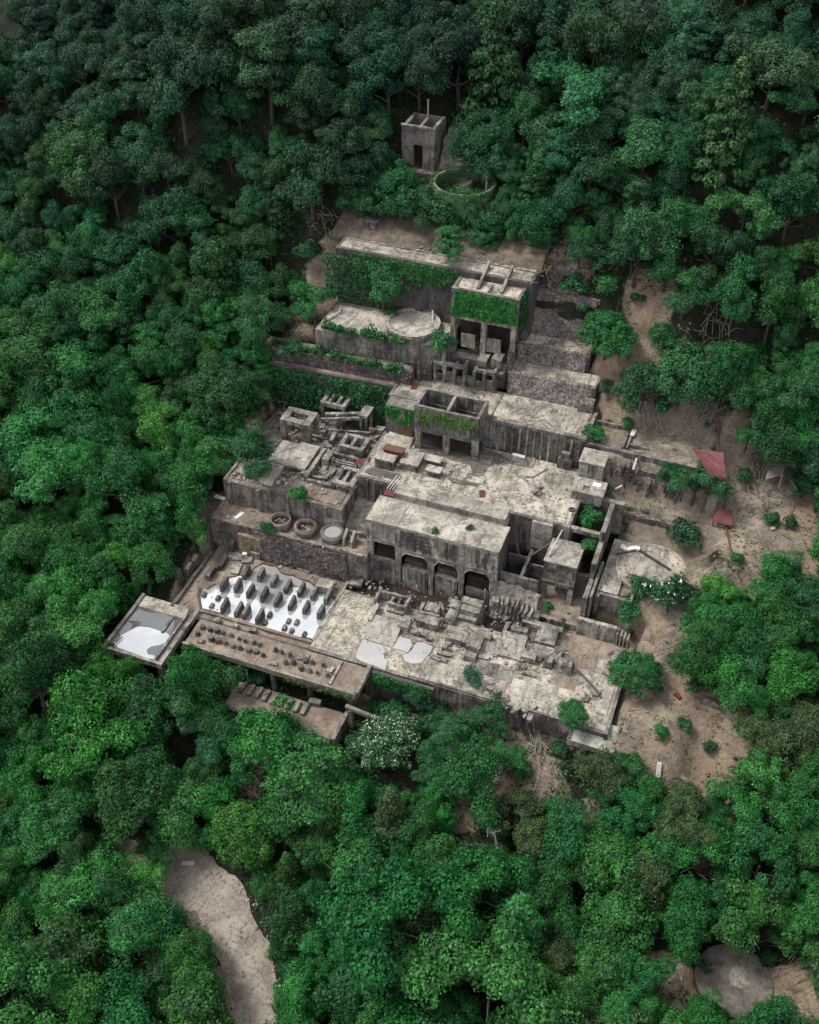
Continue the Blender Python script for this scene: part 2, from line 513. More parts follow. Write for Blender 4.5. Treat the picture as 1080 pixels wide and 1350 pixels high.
soil = g.mix(g.ramp(g.noise(p, .55, 10, .8, 1.0), .48, .6, 0, .85), soil, (.12, .1, .08))
soil = g.mix(g.ramp(g.noise(p, 1.9, 9, .8), .54, .62, 0, .85), soil, (.055, .042, .034))
gul = g.ramp(g.noise(g.pos((.05, .05, .05), (3, 1, 0)), 1, 2), .42, .58)
soil = g.mix(g.math('MULTIPLY', gul, .4), soil, (.36, .24, .145))
soil = g.mix(g.ramp(g.noise(p, 5, 4, .8), .62, .7, 0, .6), soil, (.42, .37, .31))
aa = n.new('ShaderNodeAttribute')
aa.attribute_name = 'soil'
f = g.ramp(g.math('ADD', aa.outputs['Fac'], g.math('MULTIPLY', g.math('SUBTRACT', g.noise(p, .45, 6, .7), .5), 1.1)), .38, .6)
c = g.mix(f, lit, soil)
c = g.mix(1.0, c, g.mix(g.noise(p, 8, 3, .7), (.55, .55, .55), (1.45, 1.45, 1.45)), 'MULTIPLY')
l.new(c, b.inputs['Base Color'])
b.inputs['Roughness'].default_value = .95
b.inputs['Specular IOR Level'].default_value = .15
g.bump(g.noise(p, 2.2, 8, .75), b, 1.0, .35)
me.materials.append(m)
gob = bpy.data.objects.new('ground', me)
col.objects.link(gob)
gob['kind'] = 'structure'

def surf(u, v):
    """height of whatever one would stand on"""
    z = ground(u, v)
    for (u0, u1, v0, v1, fz) in TOPS:
        if u0 <= u <= u1 and v0 <= v <= v1: z = max(z, fz)
    return z
TOPS = [(-29, -20.8, -32, -22.4, 0), (-20, 3.4, -27.9, -23.5, 0), (-4.8, 33, -23, -8, 0), (-24, -4.8, -23.5, -8, -.3), (-24.8, -2.8, -10, -6, 4.3), (-24.5, -7.5, -6, 12, 8.1),
        (-7, 21.8, -.7, 11, 10), (-2.7, 14.8, -8.2, -3, 9.9), (-7, 20.6, 11, 17.5, 15), (-27, -5, 13, 15, 17), (-19, 0, 15.3, 23, 20.8), (7.8, 19.5, 17.8, 21.5, 17.7), (7.8, 17.5, 21.7, 25.3, 20.2), (-19, 10, 23.1, 28.5, 29.3), (22, 26, -.6, 5.5, 7.2), (22, 26, -4.3, -.8, 6.2), (20, 26.5, -7, -1, 1)]
def ray(px, py, h=0.0):
    z = 75.0
    while z > -30:
        u, v = at(px, py, z)
        if surf(u, v) + h >= z: return u, v, surf(u, v)
        z -= .2
    return u, v, z

# gravel road
mb = MB(amp=0)
prev = None
pts = []
for (a, b2) in zip(ROAD, ROAD[1:]):
    for k in range(8): pts.append((lerp(a[0], b2[0], k / 8), lerp(a[1], b2[1], k / 8)))
for i, (x, y) in enumerate(pts):
    x0, y0 = pts[max(0, i - 3)]
    x1, y1 = pts[min(len(pts) - 1, i + 3)]
    d = math.hypot(x1 - x0, y1 - y0)
    nx, ny = -(y1 - y0) / d, (x1 - x0) / d
    row = []
    for k in range(9):
        t = (k / 8 - .5)
        wd = (7.5 - 1.9 * smooth(8, 26, i)) * t * (1 + .22 * noise.noise((i * .17, t * 2, 2)) + .12 * noise.noise((i * .8, t * 2, 6)))
        X, Y = x + nx * wd, y + ny * wd
        row.append(mb.vid((X, Y, ground0(X, Y) + .16 - .5 * max(0, abs(t) - .36))))
    if prev:
        for k in range(8): mb.f.append((prev[k], prev[k + 1], row[k + 1], row[k]))
    prev = row
m, n, l, b = mat('gravel')
g = G(m)
p = g.pos()
c = g.mix(g.ramp(g.noise(p, .3, 5, .6), .4, .62), (.19, .15, .115), (.36, .31, .25))
c = g.mix(g.ramp(g.noise(p, 1.1, 8, .75), .5, .64, 0, .45), c, (.13, .105, .085))
c = g.mix(g.ramp(g.noise(p, 2.2, 9, .88), .52, .58, 0, .75), c, (.085, .07, .058))
c = g.mix(g.ramp(g.noise(g.pos(off=(9, 4, 0)), 2.6, 9, .88), .55, .6, 0, .7), c, (.5, .47, .42))
c = g.mix(g.ramp(g.noise(p, 9, 3, .8), .6, .68, 0, .7), c, (.5, .48, .45))
l.new(c, b.inputs['Base Color'])
b.inputs['Roughness'].default_value = .9
g.bump(g.noise(p, 7, 5, .8), b, .8, .12)
M['gravel'] = m
o = mb.build('gravel_road', m, smoothed=True)
o['kind'] = 'structure'
# ================================================================== RUINS
def terrace(name, label, u0, u1, vf0, vf1, vb, z, zb, fm='floor', wm='wall', th=.45, curb=0.0, cat='terrace', batter=0.0, ends=True, amp=.05):
    """a level platform: floor slab and the wall that holds it up in front (vf0, vf1: front line at its left and right end)"""
    t = thing(name, label, cat, ((u0 + u1) / 2, (vf0 + vf1) / 2, zb))
    f = MB(amp)
    e = random.uniform(.004, .02)
    f.hexa([(u0, vf0 + th, z - .4), (u1, vf1 + th, z - .4), (u1, vb, z - .4), (u0, vb, z - .4)],
           [(u0, vf0 + th, z + e), (u1, vf1 + th, z + e), (u1, vb, z + e), (u0, vb, z + e)], 1.0)
    f.build('floor', M[fm], t)
    k = MB(amp)
    k.hexa([(u0, vf0 - batter, zb), (u1, vf1 - batter, zb), (u1, vf1 + th - .004, zb), (u0, vf0 + th - .004, zb)],
           [(u0, vf0, z + curb + .02), (u1, vf1, z + curb + .02), (u1, vf1 + th - .004, z + curb + .02), (u0, vf0 + th - .004, z + curb + .02)])
    k.build('retaining_wall', M[wm], t)
    if ends:
        for uu in (u0, u1):
            k = MB(amp)
            vf = vf0 if uu == u0 else vf1
            sg = -1 if uu == u0 else 1
            k.box(min(uu, uu + sg * .35), max(uu, uu + sg * .35), vf + .01, vb, zb, z + curb - .01, 1.2)
            k.build('end_wall', M[wm], t)
    return t
def solo(name, mb, m, label, cat, group=None):
    return tag(mb.build(name, M[m]), label, cat, group)

# ---- lower platform (z = 0) with the pond basin
t = terrace('lower_platform', 'widest and lowest pale concrete floor littered with machine bases', -4.8, 33, -23.4, -23.2, -12.2, 0, -5, th=.5, curb=.0, ends=False, cat='platform')
k = MB(.06); k.box(12, 28.6, -23.2, -22.9, -.3, .32); k.build('kerb', M['wall'], t)
k = MB(.06); k.box(33.02, 33.4, -23.4, -9, -2, .35); k.build('end_wall', M['wall'], t)
k = MB(.05); k.box(30.6, 32.4, -14.5, -10.5, .0, .22); k.build('threshold', M['block'], t)
k = MB(.05); k.box(31.4, 32.6, -20.5, -14.8, .0, .1); k.build('threshold', M['roof'], t)
k = MB(.06, .6); k.box(19.4, 32.9, -12.25, -8.2, -.5, -.02); k.build('floor', M['brown'], t)
k = MB(.06, .5); k.box(-4.8, 19.4, -12.6, -12.24, -1.3, .03); k.build('trench_kerb', M['block'], t)
t = terrace('pond_basin', 'brown silted floor of the flooded basin left of the pale platform', -24.3, -4.82, -23.6, -23.5, -7.9, -.32, -5, fm='brown', wm='dark', th=.5, ends=False, cat='basin')
k = MB(.05); k.box(-20.6, -4.9, -22.4, -22.0, -.3, .06); k.build('kerb', M['brown'], t)
k = MB(.05); k.box(-5.0, -4.6, -21.8, -9.5, -.3, .1); k.build('kerb', M['block'], t)
k = MB(.1, .5); k.box(-24.8, -24.3, -23.0, -12, -3, .1); k.build('end_wall', M['dark'], t)
mb = MB(.15, .8)
mb.box(-4.8, 19.4, -12.23, -8.0, -1.5, -1.1)
struct(mb.build('mud_trench', M['mud']))
mb = MB(0)
mb.prism([(-3.5, -11.9), (4, -11.6), (19, -11.8), (19.2, -9.2), (15, -8.4), (2, -8.5), (-3, -8.6)], -1.09, -.99)
o = mb.build('dark_water', M['darkwater']); struct(o)
M['shore'] = water('wet_shore_mud', (.075, .055, .043), .25, .1)
Zp = (220, 690, 4.154)
def zp(o, x, y): return o[0] + x / o[2], o[1] + y / o[2]
outl = [(185, 400), (200, 355), (225, 365), (250, 350), (270, 338), (290, 330), (300, 342), (330, 330), (345, 300), (372, 296), (400, 288), (430, 300), (455, 292), (480, 250), (505, 234), (530, 225), (565, 236), (600, 240), (625, 275), (655, 286), (690, 290), (712, 300), (730, 310), (760, 318),
        (790, 330), (812, 355), (830, 380), (865, 392), (900, 400), (920, 440), (905, 455), (890, 470), (872, 515), (860, 560), (845, 585), (835, 600), (828, 622), (815, 635), (760, 622), (700, 620), (630, 600), (560, 590), (515, 570), (470, 560), (420, 548), (380, 530), (340, 512), (300, 490), (245, 476), (195, 465)]
mb = MB(0)
mb.prism([at(*zp(Zp, *q), -.24) for q in outl], -.6, -.235)
struct(mb.build('pond_water', M['pond']))
cx = sum(q[0] for q in outl) / len(outl); cy = sum(q[1] for q in outl) / len(outl)
mb = MB(0)
mb.prism([at(*zp(Zp, cx + (x - cx) * (1.05 + .03 * math.sin(i * 2.3)), cy + (y - cy) * (1.06 + .03 * math.sin(i * 1.7))), -.25) for i, (x, y) in enumerate(outl)], -.33, -.246)
struct(mb.build('wet_mud', M['shore']))
Z6 = (480, 760, 5.4)
for nm, pts in (('puddle', [(0, 440), (60, 470), (130, 490), (150, 530), (140, 580), (165, 600), (150, 665), (90, 640), (30, 620), (-25, 600), (-60, 575), (-45, 520), (-20, 470)]),
                ('puddle', [(190, 395), (260, 420), (330, 450), (345, 490), (310, 540), (250, 520), (190, 505), (150, 480)]),
                ('puddle', [(370, 470), (430, 470), (490, 500), (470, 545), (440, 575), (410, 612), (340, 620), (290, 600), (275, 560), (330, 540)])):
    mb = MB(0)
    mb.prism([at(*zp(Z6, *q), .07) for q in pts], -.1, .072)
    cx = sum(q[0] for q in pts) / len(pts); cy = sum(q[1] for q in pts) / len(pts)
    mg = MB(0)
    fine = []
    for (xa, ya), (xb, yb) in zip(pts, pts[1:] + pts[:1]):
        for k_ in range(4):
            x, y = lerp(xa, xb, k_ / 4), lerp(ya, yb, k_ / 4); f = 1.1 + .16 * noise.noise((x * .03, y * .03, 1))
            fine.append(at(*zp(Z6, cx + (x - cx) * f, cy + (y - cy) * f), .06))
    mg.prism(fine, -.1, .062)
    struct(mg.build('wet_margin', M['brown']))
    struct(mb.build(nm, M['puddle']))
# pale sand spread between the puddles
def patch(name, z, pts, h, m, zo=Z6):
    mb = MB(0)
    c = [at(*zp(zo, *q), z) for q in pts]
    mb.prism(c, z - .15, z + h)
    o = mb.build(name, M[m]); struct(o); return o

# ---- machine stubs in the pond
mb = None
def stub(u, v, lu, lv, h, z=-.4, ridge=.4, name='plinth', m='wet'):
    mb = MB(.05, .5)
    a, b2 = lu / 2, lv / 2
    mb.hexa([(u - a, v - b2, z), (u + a, v - b2, z), (u + a, v + b2, z), (u - a, v + b2, z)],
            [(u - a * .9, v - b2 * .92, z + h * (1 - ridge * .6)), (u + a * .9, v - b2 * .92, z + h * (1 - ridge * .5)), (u + a * .8, v + b2 * .9, z + h), (u - a * .8, v + b2 * .9, z + h)])
    return mb.build(name, M[m])
ORD = ['first', 'second', 'third', 'fourth', 'fifth', 'sixth', 'seventh', 'eighth', 'ninth', 'tenth', 'eleventh', 'twelfth', 'thirteenth', 'fourteenth', 'fifteenth', 'sixteenth', 'seventeenth']
rows = {'back': [(318, 352), (392, 358), (438, 285), (520, 300), (593, 330), (666, 362), (740, 380), (808, 400), (884, 420)],
        'middle': [(462, 388), (538, 408), (612, 435), (688, 452), (766, 476), (846, 502)],
        'front': [(322, 468), (398, 488), (438, 502), (512, 532)]}
for rn, L in rows.items():
    for i, q in enumerate(L):
        u, v = at(*zp(Zp, *q), -.24)
        o = stub(u, v, .5, random.uniform(1.7, 2.1), random.uniform(1.25, 1.65), ridge=random.uniform(.1, .5))
        tag(o, f'tall narrow grey plinth in the pale pond, {rn} row, {ORD[i]} from the left', 'plinth', 'plinths standing in the pond')
for i, q in enumerate([(205, 395), (248, 455), (282, 415), (538, 548), (565, 507), (645, 578), (667, 540), (684, 592), (712, 548), (754, 610), (838, 586)]):
    u, v = at(*zp(Zp, *q), -.24)
    o = stub(u, v, .55, .8, random.uniform(.45, .7), name='low_stump', ridge=.3)
    tag(o, f'short broken grey stump along the front edge of the pale pond, {ORD[i]} from the left', 'stump', 'low stumps in the pond')
for i, (q, lu, lv, h) in enumerate([((372, 125), .8, 2.4, 1.7), ((585, 185), .6, 2.2, 1.5), ((655, 200), .6, 2.2, 1.5), ((310, 225), .8, 2.4, 1.0), ((285, 235), .6, 2.2, .9), ((240, 290), .7, 1.9, 1.2), ((125, 270), .7, 1.4, 1.5), ((160, 225), .7, 1.4, 1.5), ((65, 290), .6, 1.2, 1.2)]):
    u, v = at(*zp(Zp, *q), -.3)
    o = stub(u, v, lu, lv, h, name='upright_slab', ridge=.2)
    tag(o, ['tall grey slab at the far left corner of the basin under the wall', 'left one of two thin slabs standing in mud behind the pond', 'right one of two thin slabs standing in mud behind the pond', 'right one of two parallel low slabs on brown mud left of the pond', 'left one of two parallel low slabs on brown mud left of the pond', 'single upright slab on brown mud at the left tip of the pond',
            'grey stump under the tree edge left of the basin, nearer one', 'grey stump under the tree edge left of the basin, farther one', 'dark stump half under leaves at the basin left rim'][i], 'slab')
# shallow planter with moss
u, v = at(*zp(Zp, 505, 145), .4)
mb = MB(.03, .5)
for bx in ((-.7, -.5, -1.2, 1.2), (.5, .7, -1.2, 1.2), (-.5, .5, -1.2, -1.0), (-.5, .5, 1.0, 1.2)): mb.box(u + bx[0], u + bx[1], v + bx[2], v + bx[3], -.4, .8)
tr = thing('mossy_trough', 'small concrete trough with green moss inside behind the pond', 'trough', (u, v, -.4))
mb.build('rim', M['block'], tr)
mb = MB(.05, .4); mb.box(u - .5, u + .5, v - 1, v + 1, -.4, .5); mb.build('moss', plain('moss', (.03, .09, .02), (.06, .12, .03)), tr)
# broken slabs
def slab(q, zo, z, lu, lv, h, rot, label, m='block', name='broken_slab', tilt=0):
    u, v = at(*zp(zo, *q), z)
    mb = MB(.06, .4)
    ca, sa_ = c_(rot), s_(rot)
    jj = [random.uniform(-.12, .12) for _ in range(8)]
    def pt(a, b2, zz, i): return (u + a * ca - b2 * sa_ + jj[i], v + a * sa_ + b2 * ca + jj[(i + 3) % 8], zz)
    cs = [(-lu / 2, -lv / 2), (lu / 2, -lv / 2), (lu / 2, lv / 2), (-lu / 2, lv / 2)]
    mb.hexa([pt(a, b2, z - .1 + tilt * (a / lu + .5), i) for i, (a, b2) in enumerate(cs)], [pt(a, b2, z + h + tilt * (a / lu + .5), i) for i, (a, b2) in enumerate(cs)])
    return solo(name, mb, m, label, 'slab')
for q, lu, lv, h, rot, lb in [((405, 195), 1.5, 1.0, .35, .1, 'flat square slab at the top of the paving group left of the pond'), ((440, 210), 1.4, 1.0, .4, .3, 'tilted flat slab beside the largest plinth behind the pond'), ((385, 240), 1.3, 1.1, .3, .15, 'middle slab of the paving group left of the pond'), ((372, 268), 1.1, .9, .3, .2, 'lowest slab of the paving group at the pond edge'), ((355, 192), 1.1, .8, .3, .2, 'leftmost slab of the paving group left of the pond'),
                              ((435, 165), .6, 1.3, .5, .3, 'whitish upright fragment near the mossy trough')]:
    slab(q, Zp, -.3, lu, lv, h, rot, lb, 'pale' if 'whitish' in lb else 'block')
for q, lu, lv, h, rot, lb in [((755, 240), 2.2, 1.5, .3, -.1, 'leftmost broken slab in the band behind the pond right half'), ((800, 245), 1.0, 1.5, .45, .2, 'narrow slab wedged between two wider ones behind the pond'), ((850, 250), 2.4, 1.3, .4, -.25, 'widest cracked slab in the band behind the pond right half'), ((905, 275), 1.6, 1.0, .3, -.1, 'thin cracked slab right of the widest one behind the pond'), ((975, 285), 1.6, 1.6, .6, .4, 'tilted slab heap at the back right corner of the pond'), ((1040, 330), 1.7, 1.3, .4, .1, 'crumbled slab on the mud next to the pale platform corner'), ((870, 355), 2.2, 1.5, .8, .0, 'light topped square slab on the pond right bank')]:
    slab(q, Zp, -.2, lu, lv, h, rot, lb, 'roof' if 'light' in lb else 'block', tilt=random.uniform(-.2, .3))

# ---- platform with rows of stone pegs, standing on posts
t = thing('stub_platform', 'long brown raised platform with rows of small stone pegs', 'platform', (-8, -26, -4))
k = MB(.05); k.box(-20, 3.4, -27.9, -23.66, -.6, 0.0); k.build('deck', M['brown'], t)
k = MB(.05); k.box(-20.2, 3.5, -28.15, -27.85, -.75, .1); k.build('edge_beam', M['mossy'], t)
k = MB(.04); k.box(-.2, .1, -27.8, -23.8, 0, .25); k.build('divider', M['block'], t)
k = MB(.04); k.box(3.3, 3.75, -27.9, -23.2, -.6, .3); k.build('divider', M['mossy'], t)
for x in (-18, -13, -8, -3, 2.5):
    k = MB(.03); k.box(x - .25, x + .25, -27.6, -27.1, -5.4, -.58); k.build('post', M['wall'], t)
Zb = (120, 700, 3)
pegs = {'back': [(443, 382), (470, 391), (500, 398), (527, 406), (557, 416), (585, 426), (615, 437), (643, 444), (668, 452), (730, 469), (757, 482), (790, 492), (850, 514), (880, 522), (915, 532)],
        'front': [(422, 410), (478, 430), (508, 440), (537, 448), (564, 458), (593, 466), (622, 473), (653, 479), (683, 491), (770, 523), (802, 525), (832, 545), (865, 555), (897, 565), (940, 573)]}
for rn, L in pegs.items():
    for i, q in enumerate(L):
        u, v = at(*zp(Zb, *q), .1)
        u += random.uniform(-.12, .12); v += random.uniform(-.12, .12)
        mb = MB(.04, .3)
        r = random.uniform(.27, .42)
        mb.cyl(u, v, -.05, random.uniform(.45, .8), r, r * random.uniform(.4, .9), 7); mb.rock(u + .3, v - .2, 0, .14)
        solo('stone_peg', mb, 'wet', f'small stone peg on the brown platform, {rn} row, {ORD[i]} from the left', 'peg', 'stone pegs on the brown platform')
for q, lb, w_, l_ in [((435, 440), 'fallen flat stone at the left front edge of the brown platform', .9, .5), ((720, 527), 'fallen long stone lying at the front edge of the brown platform', 1.1, .5), ((840, 503), 'broad low stone in the back row of the brown platform', 1.3, .7), ((945, 550), 'dark rubble piece against the divider of the brown platform', .8, .9), ((500, 355), 'loose lump on the pond kerb near the brown platform left end', .8, .7), ((575, 375), 'loose lump on the middle of the pond kerb', .7, .6), ((640, 395), 'double lump on the pond kerb above the peg rows', 1.0, .7)]:
    slab(q, Zb, .0, w_, l_, .3, random.uniform(-.4, .4), lb, name='loose_stone')

# ---- slab with the sky reflecting puddle
t = thing('puddle_slab', 'raised square slab holding a puddle, on posts at the far left', 'platform', (-25, -27, -4))
k = MB(.04); k.box(-29, -20.9, -32, -22.4, -.5, 0); k.build('deck', M['dark'], t)
for bx in ((-29.2, -20.7, -32.35, -31.98), (-29.25, -28.85, -31.98, -22.4), (-21.25, -20.75, -31.98, -22.4), (-22.1, -21.8, -31.9, -23.5)):
    k = MB(.04); k.box(*bx, -.6 if bx[0] != -22.1 else 0, .3 if bx[0] != -22.1 else .28); k.build('rim', M['mossy'] if bx[0] < -29.2 else M['block'], t)
k = MB(.04); k.box(-28.8, -22.2, -24.4, -22.5, 0, .05); k.build('dry_strip', M['floor'], t)
for x, y in ((-21.6, -31.4), (-28.2, -31.4), (-21.6, -23), (-28.2, -23)):
    k = MB(.03); k.box(x - .35, x + .35, y - .35, y + .35, -6.5, -.49); k.build('post', M['block'], t)
k = MB(.03); k.box(-23.6, -23.3, -27.4, -24.6, 0, .22); k.build('low_bar', M['block'], t)
mb = MB(0)
mb.prism([at(*zp(Zb, *q), .03) for q in [(85, 440), (110, 418), (150, 396), (185, 378), (225, 380), (262, 392), (300, 404), (318, 420), (300, 440), (270, 452), (240, 456), (220, 470), (225, 488), (255, 494), (262, 510), (220, 503), (160, 480), (110, 462)]], -.1, .035)
struct(mb.build('puddle', M['slabwater']))
mb = MB(0)
mb.prism([(-28.7, -31.6), (-26, -31.8), (-22.3, -31.7), (-22.2, -29), (-22.5, -26), (-23.2, -24.7), (-25, -24.5), (-27, -25), (-28.4, -24.9), (-28.7, -28)], -.1, .024)
struct(mb.build('wet_film', M['wetfilm']))

# ---- sunken floor with bars
t = thing('sunken_floor', 'lowest brown concrete floor below the peg platform, half hidden by trees', 'floor slab', (-5, -30, -4.6))
k = MB(.06); k.box(-12.6, 2.2, -32.5, -28.3, -4.4, -4.0); k.build('slab', M['brown'], t)
k = MB(.06); k.box(-12.6, 2.2, -32.85, -32.48, -6.5, -3.85); k.build('front_wall', M['stone'], t)
k = MB(.06); k.box(2.18, 2.6, -32.8, -28.3, -5.5, -3.4); k.build('end_wall', M['block'], t)
for i in range(9):
    u, v = at(*zp(Zb, lerp(603, 846, i / 8), lerp(620, 707, i / 8)), -3.8)
    mb = MB(.03, .5); mb.box(u - .22, u + .22, v - .85, v + .85, -4.05, -3.55)
    solo('concrete_bar', mb, 'block', f'short concrete bar on the sunken brown floor, {ORD[i]} from the left', 'bar', 'bars on the sunken floor')
slab((890, 685), Zb, -4, 1.4, .8, .7, 0, 'grey box lying right of the row of bars on the sunken floor', name='fallen_block')
mb = MB(.05); mb.bar((2.6, -29.0, -1.2), (8.4, -29.6, -1.2), .45, .5)
mb.box(3.0, 3.5, -29.4, -28.9, -5, -1.7)
solo('fallen_beam', mb, 'mossy', 'mossy beam crossing the dark pit below the pale platform', 'beam')
t = terrace('pit_wall', 'dark overgrown pit between the peg platform and the pale floor', 3.8, 12, -24.0, -24.0, -23.5, -.2, -6, wm='dark', fm='mossy', cat='wall', ends=False)

# ---- end pad and tile at the right end
mb = MB(.05); mb.hexa([(29, -24.6, -2), (34.6, -24.6, -2), (34.6, -21.4, -2), (29, -21.4, -2)], [(29, -24.6, -1.0), (34.6, -24.6, -1.2), (34.6, -21.4, -.2), (29, -21.4, -.2)])
k = MB(.04); k.bar((29.2, -24.6, -.75), (29.2, -21.4, -.05), .3, .3); k2 = MB(.04); k2.bar((34.5, -24.6, -.95), (34.5, -21.4, -.05), .2, .25)
t = thing('end_pad', 'mossy pale tilted pad at the lower right corner of the platform', 'pad', (31.8, -23, -2))
mb.build('slab', concrete('pad_concrete', (.42, .4, .34), (.3, .29, .25), (.13, .12, .1), moss=.5, off=11), t); k.build('kerb', M['block'], t); k2.build('kerb', M['block'], t)

# ---- machine bases on the lower platform
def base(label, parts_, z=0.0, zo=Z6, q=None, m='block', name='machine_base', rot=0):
    """parts_: boxes (u0,u1,v0,v1,z0,z1,kind) measured from the surveyed point q"""
    u, v = at(*zp(zo, *q), z)
    mb = MB(.09, .3)
    for (a, b2, c, d, e, f, *k) in parts_:
        if k and k[0] == 's':      # slanted top, higher at the back
            mb.hexa([(u + a, v + c, z + e), (u + b2, v + c, z + e), (u + b2, v + d, z + e), (u + a, v + d, z + e)],
                    [(u + a, v + c, z + e + (f - e) * .45), (u + b2, v + c, z + e + (f - e) * .45), (u + b2, v + d, z + f), (u + a, v + d, z + f)])
        elif k and k[0] == 't':    # tapered
            i = .16 * min(b2 - a, d - c)
            mb.hexa([(u + a, v + c, z + e), (u + b2, v + c, z + e), (u + b2, v + d, z + e), (u + a, v + d, z + e)],
                    [(u + a + i, v + c + i * 1.5, z + f), (u + b2 - i, v + c + i * 1.5, z + f), (u + b2 - i, v + d - i, z + f), (u + a + i, v + d - i, z + f)])
        else:
            mb.box(u + a, u + b2, v + c, v + d, z + e, z + f)
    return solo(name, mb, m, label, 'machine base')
base('U shaped trough of worn concrete at the left end of the dark trench', [(0, .4, 0, 1.7, -1, 1.5), (4.0, 4.4, 0, 1.7, -1, 1.5), (.4, 4.0, 1.4, 1.75, -1, 1.55), (1.9, 4.0, 0, .35, -1, 1.3), (2.0, 2.3, .35, 1.4, -1, 1.2), (3.0, 3.3, .35, 1.4, -1, 1.2), (1.9, 4.2, -.5, 0, -1, .5)], q=(75, 210), z=-.1)
base('low broad sloping slab beside the left puddle', [(0, 4.4, 0, 3.8, -.4, .75, 's'), (-.05, .4, 2.6, 5.6, -.4, .9), (2.2, 4.6, 3.9, 4.6, -.4, .8)], q=(-25, 440), m='roof')
base('small cube shaped block at the corner of the sloping slab', [(0, 1.5, 0, 1.2, -.3, 1.1), (.2, 1.2, 1.2, 2.2, -.3, .7)], q=(235, 385))
base('knobbly machine base with raised back tower in the trench', [(0, 2.9, 0, 1.5, -1, 1.3), (.5, 2.3, 1.6, 3.1, -1, 1.9), (-.1, 2.6, 1.3, 1.7, -1, 1.55), (2.5, 3.2, .3, 1.9, -1, .9), (-.6, -.15, .8, 4.0, -1, .6)], q=(370, 360), z=-.1)
base('long flat topped block standing end on to the trench', [(0, 1.9, 0, 3.6, -1, 1.1, 't'), (.2, 1.7, 2.2, 3.7, -1, 1.45)], q=(550, 350), z=-.2)
base('biggest square block with cracked top at the trench', [(0, 3.3, 0, 2.8, -1, 1.6, 't'), (.2, 2.9, 1.6, 2.7, -1, 2.0), (.3, 2.8, -.15, .4, -1, .9)], q=(650, 310), z=-.2)
base('long low twin block below the square block', [(0, 2.9, 0, 1.0, -.3, 1.0), (.1, 2.7, 1.1, 1.9, -.3, 1.25), (-.2, 2.8, .9, 1.2, -.3, 1.15)], q=(580, 470))
base('stepped block with a white plate on top in the middle of the platform', [(0, 1.9, 0, 1.5, -.3, .8, 't'), (.1, 1.9, 1.5, 3.6, -.3, 1.3), (.6, 2.6, 3.7, 4.9, -.3, 1.15)], q=(690, 600))
base('brownish low block between the stepped block and the paired blocks', [(0, 1.9, 0, 2.2, -.3, .7, 's'), (.2, 1.5, -.5, 0, -.3, .35)], q=(810, 560), m='rubble')
base('massive paired block with slanting upper faces, right of the brownish one', [(0, 3.8, 0, 1.4, -.3, 1.2, 's'), (.2, 3.4, 1.5, 3.0, -.3, 1.7, 's'), (3.4, 5.2, .2, 1.3, -.3, 1.0), (.0, .5, 3.1, 5.2, -.3, .9), (.9, 3.4, 3.1, 4.4, -.3, 1.8, 't')], q=(925, 560))
Z7 = (640, 780, 5.4)
base('long wall like base under the rubble bank at the trench right end', [(0, 5.2, 0, .8, -.3, 1.4), (2.2, 4.8, -1.7, 0, -.3, 1.5, 's'), (0, 1.9, .8, 1.9, -.3, 2.0), (.2, 1.0, -.6, 0, -.3, .6)], zo=Z7, q=(255, 265))
base('grey block row in front of the long wall like base', [(0, 3.4, 0, 1.1, -.3, 1.1, 's'), (2.4, 3.6, 1.2, 2.1, -.3, .9), (.4, 1.2, -.5, .0, -.3, .4)], zo=Z7, q=(335, 470))
base('pair of tapered blocks from which a dark pipe runs', [(0, 1.4, 0, 1.6, -.3, 1.1, 't'), (1.55, 3.9, -.2, 1.7, -.3, 1.35, 't')], zo=Z7, q=(400, 545))
base('short bar lying on the pale floor left of the tapered blocks', [(0, 1.8, 0, .45, -.1, .35)], zo=Z7, q=(255, 590))
base('two flat low plates left of the stepped block near the puddle', [(0, 2.2, 0, .7, -.2, .35), (.5, 2.4, 1.0, 1.6, -.2, .45), (.9, 1.5, 1.7, 2.3, -.2, .9)], q=(470, 590))
for i, q in enumerate([(380, 420), (430, 430), (465, 455), (350, 405), (600, 490), (560, 360)]):
    u, v = at(*zp(Z6, *q), 0)
    mb = MB(.03, .4); mb.box(u - .35, u + .35, v - .3, v + .3, -.1, random.uniform(.35, .6))
    solo('concrete_lump', mb, 'block', ['small cube left of the puddle between machine bases', 'small cube in the middle of the cluster above the puddle', 'largest cube of the cluster above the puddle', 'flat leftmost lump of the cluster above the puddle', 'whitish knob by the long low twin block', 'lump between the tower base and the end on block'][i], 'lump')
for i, q in enumerate([(35, 700), (75, 710), (130, 830), (190, 850), (270, 855), (150, 770), (325, 825), (300, 890), (265, 540), (705, 775), (800, 740)]):
    u, v = at(*zp(Z7, *q), 0)
    mb = MB(.04, .4)
    for _ in range(3): mb.rock(u + random.uniform(-.4, .4), v + random.uniform(-.3, .3), 0, random.uniform(.25, .5))
    solo('rubble_heap', mb, 'rubble', f'small heap of broken concrete on the pale floor, {ORD[i]} in the kerb side row' if i < 8 else ['round lump beside the short bar', 'dark flat lump near the right end of the pale floor', 'small lump beside the pipe end'][i - 8], 'rubble heap')
for q, lu, lv, rot, lb, m in [((60, 560), 3.6, 2.2, .05, 'thin grey patch of old screed left of the short bar', 'block'), ((330, 700), 5.0, 2.4, .02, 'wide thin screed patch in the middle of the pale floor', 'roof'), ((560, 640), 3.4, 2.0, -.04, 'thin screed patch below the pair of tapered blocks', 'brown'), ((130, 560), 2.4, 1.3, .0, 'grid marked thin plate behind the kerb rubble', 'block'), ((690, 480), 3.6, 3.0, .1, 'round stained brown patch at the platform right end', 'brown')]:
    slab(q, Z7, 0, lu, lv, .045, rot, lb, m, 'screed_patch')
mb = MB(0)
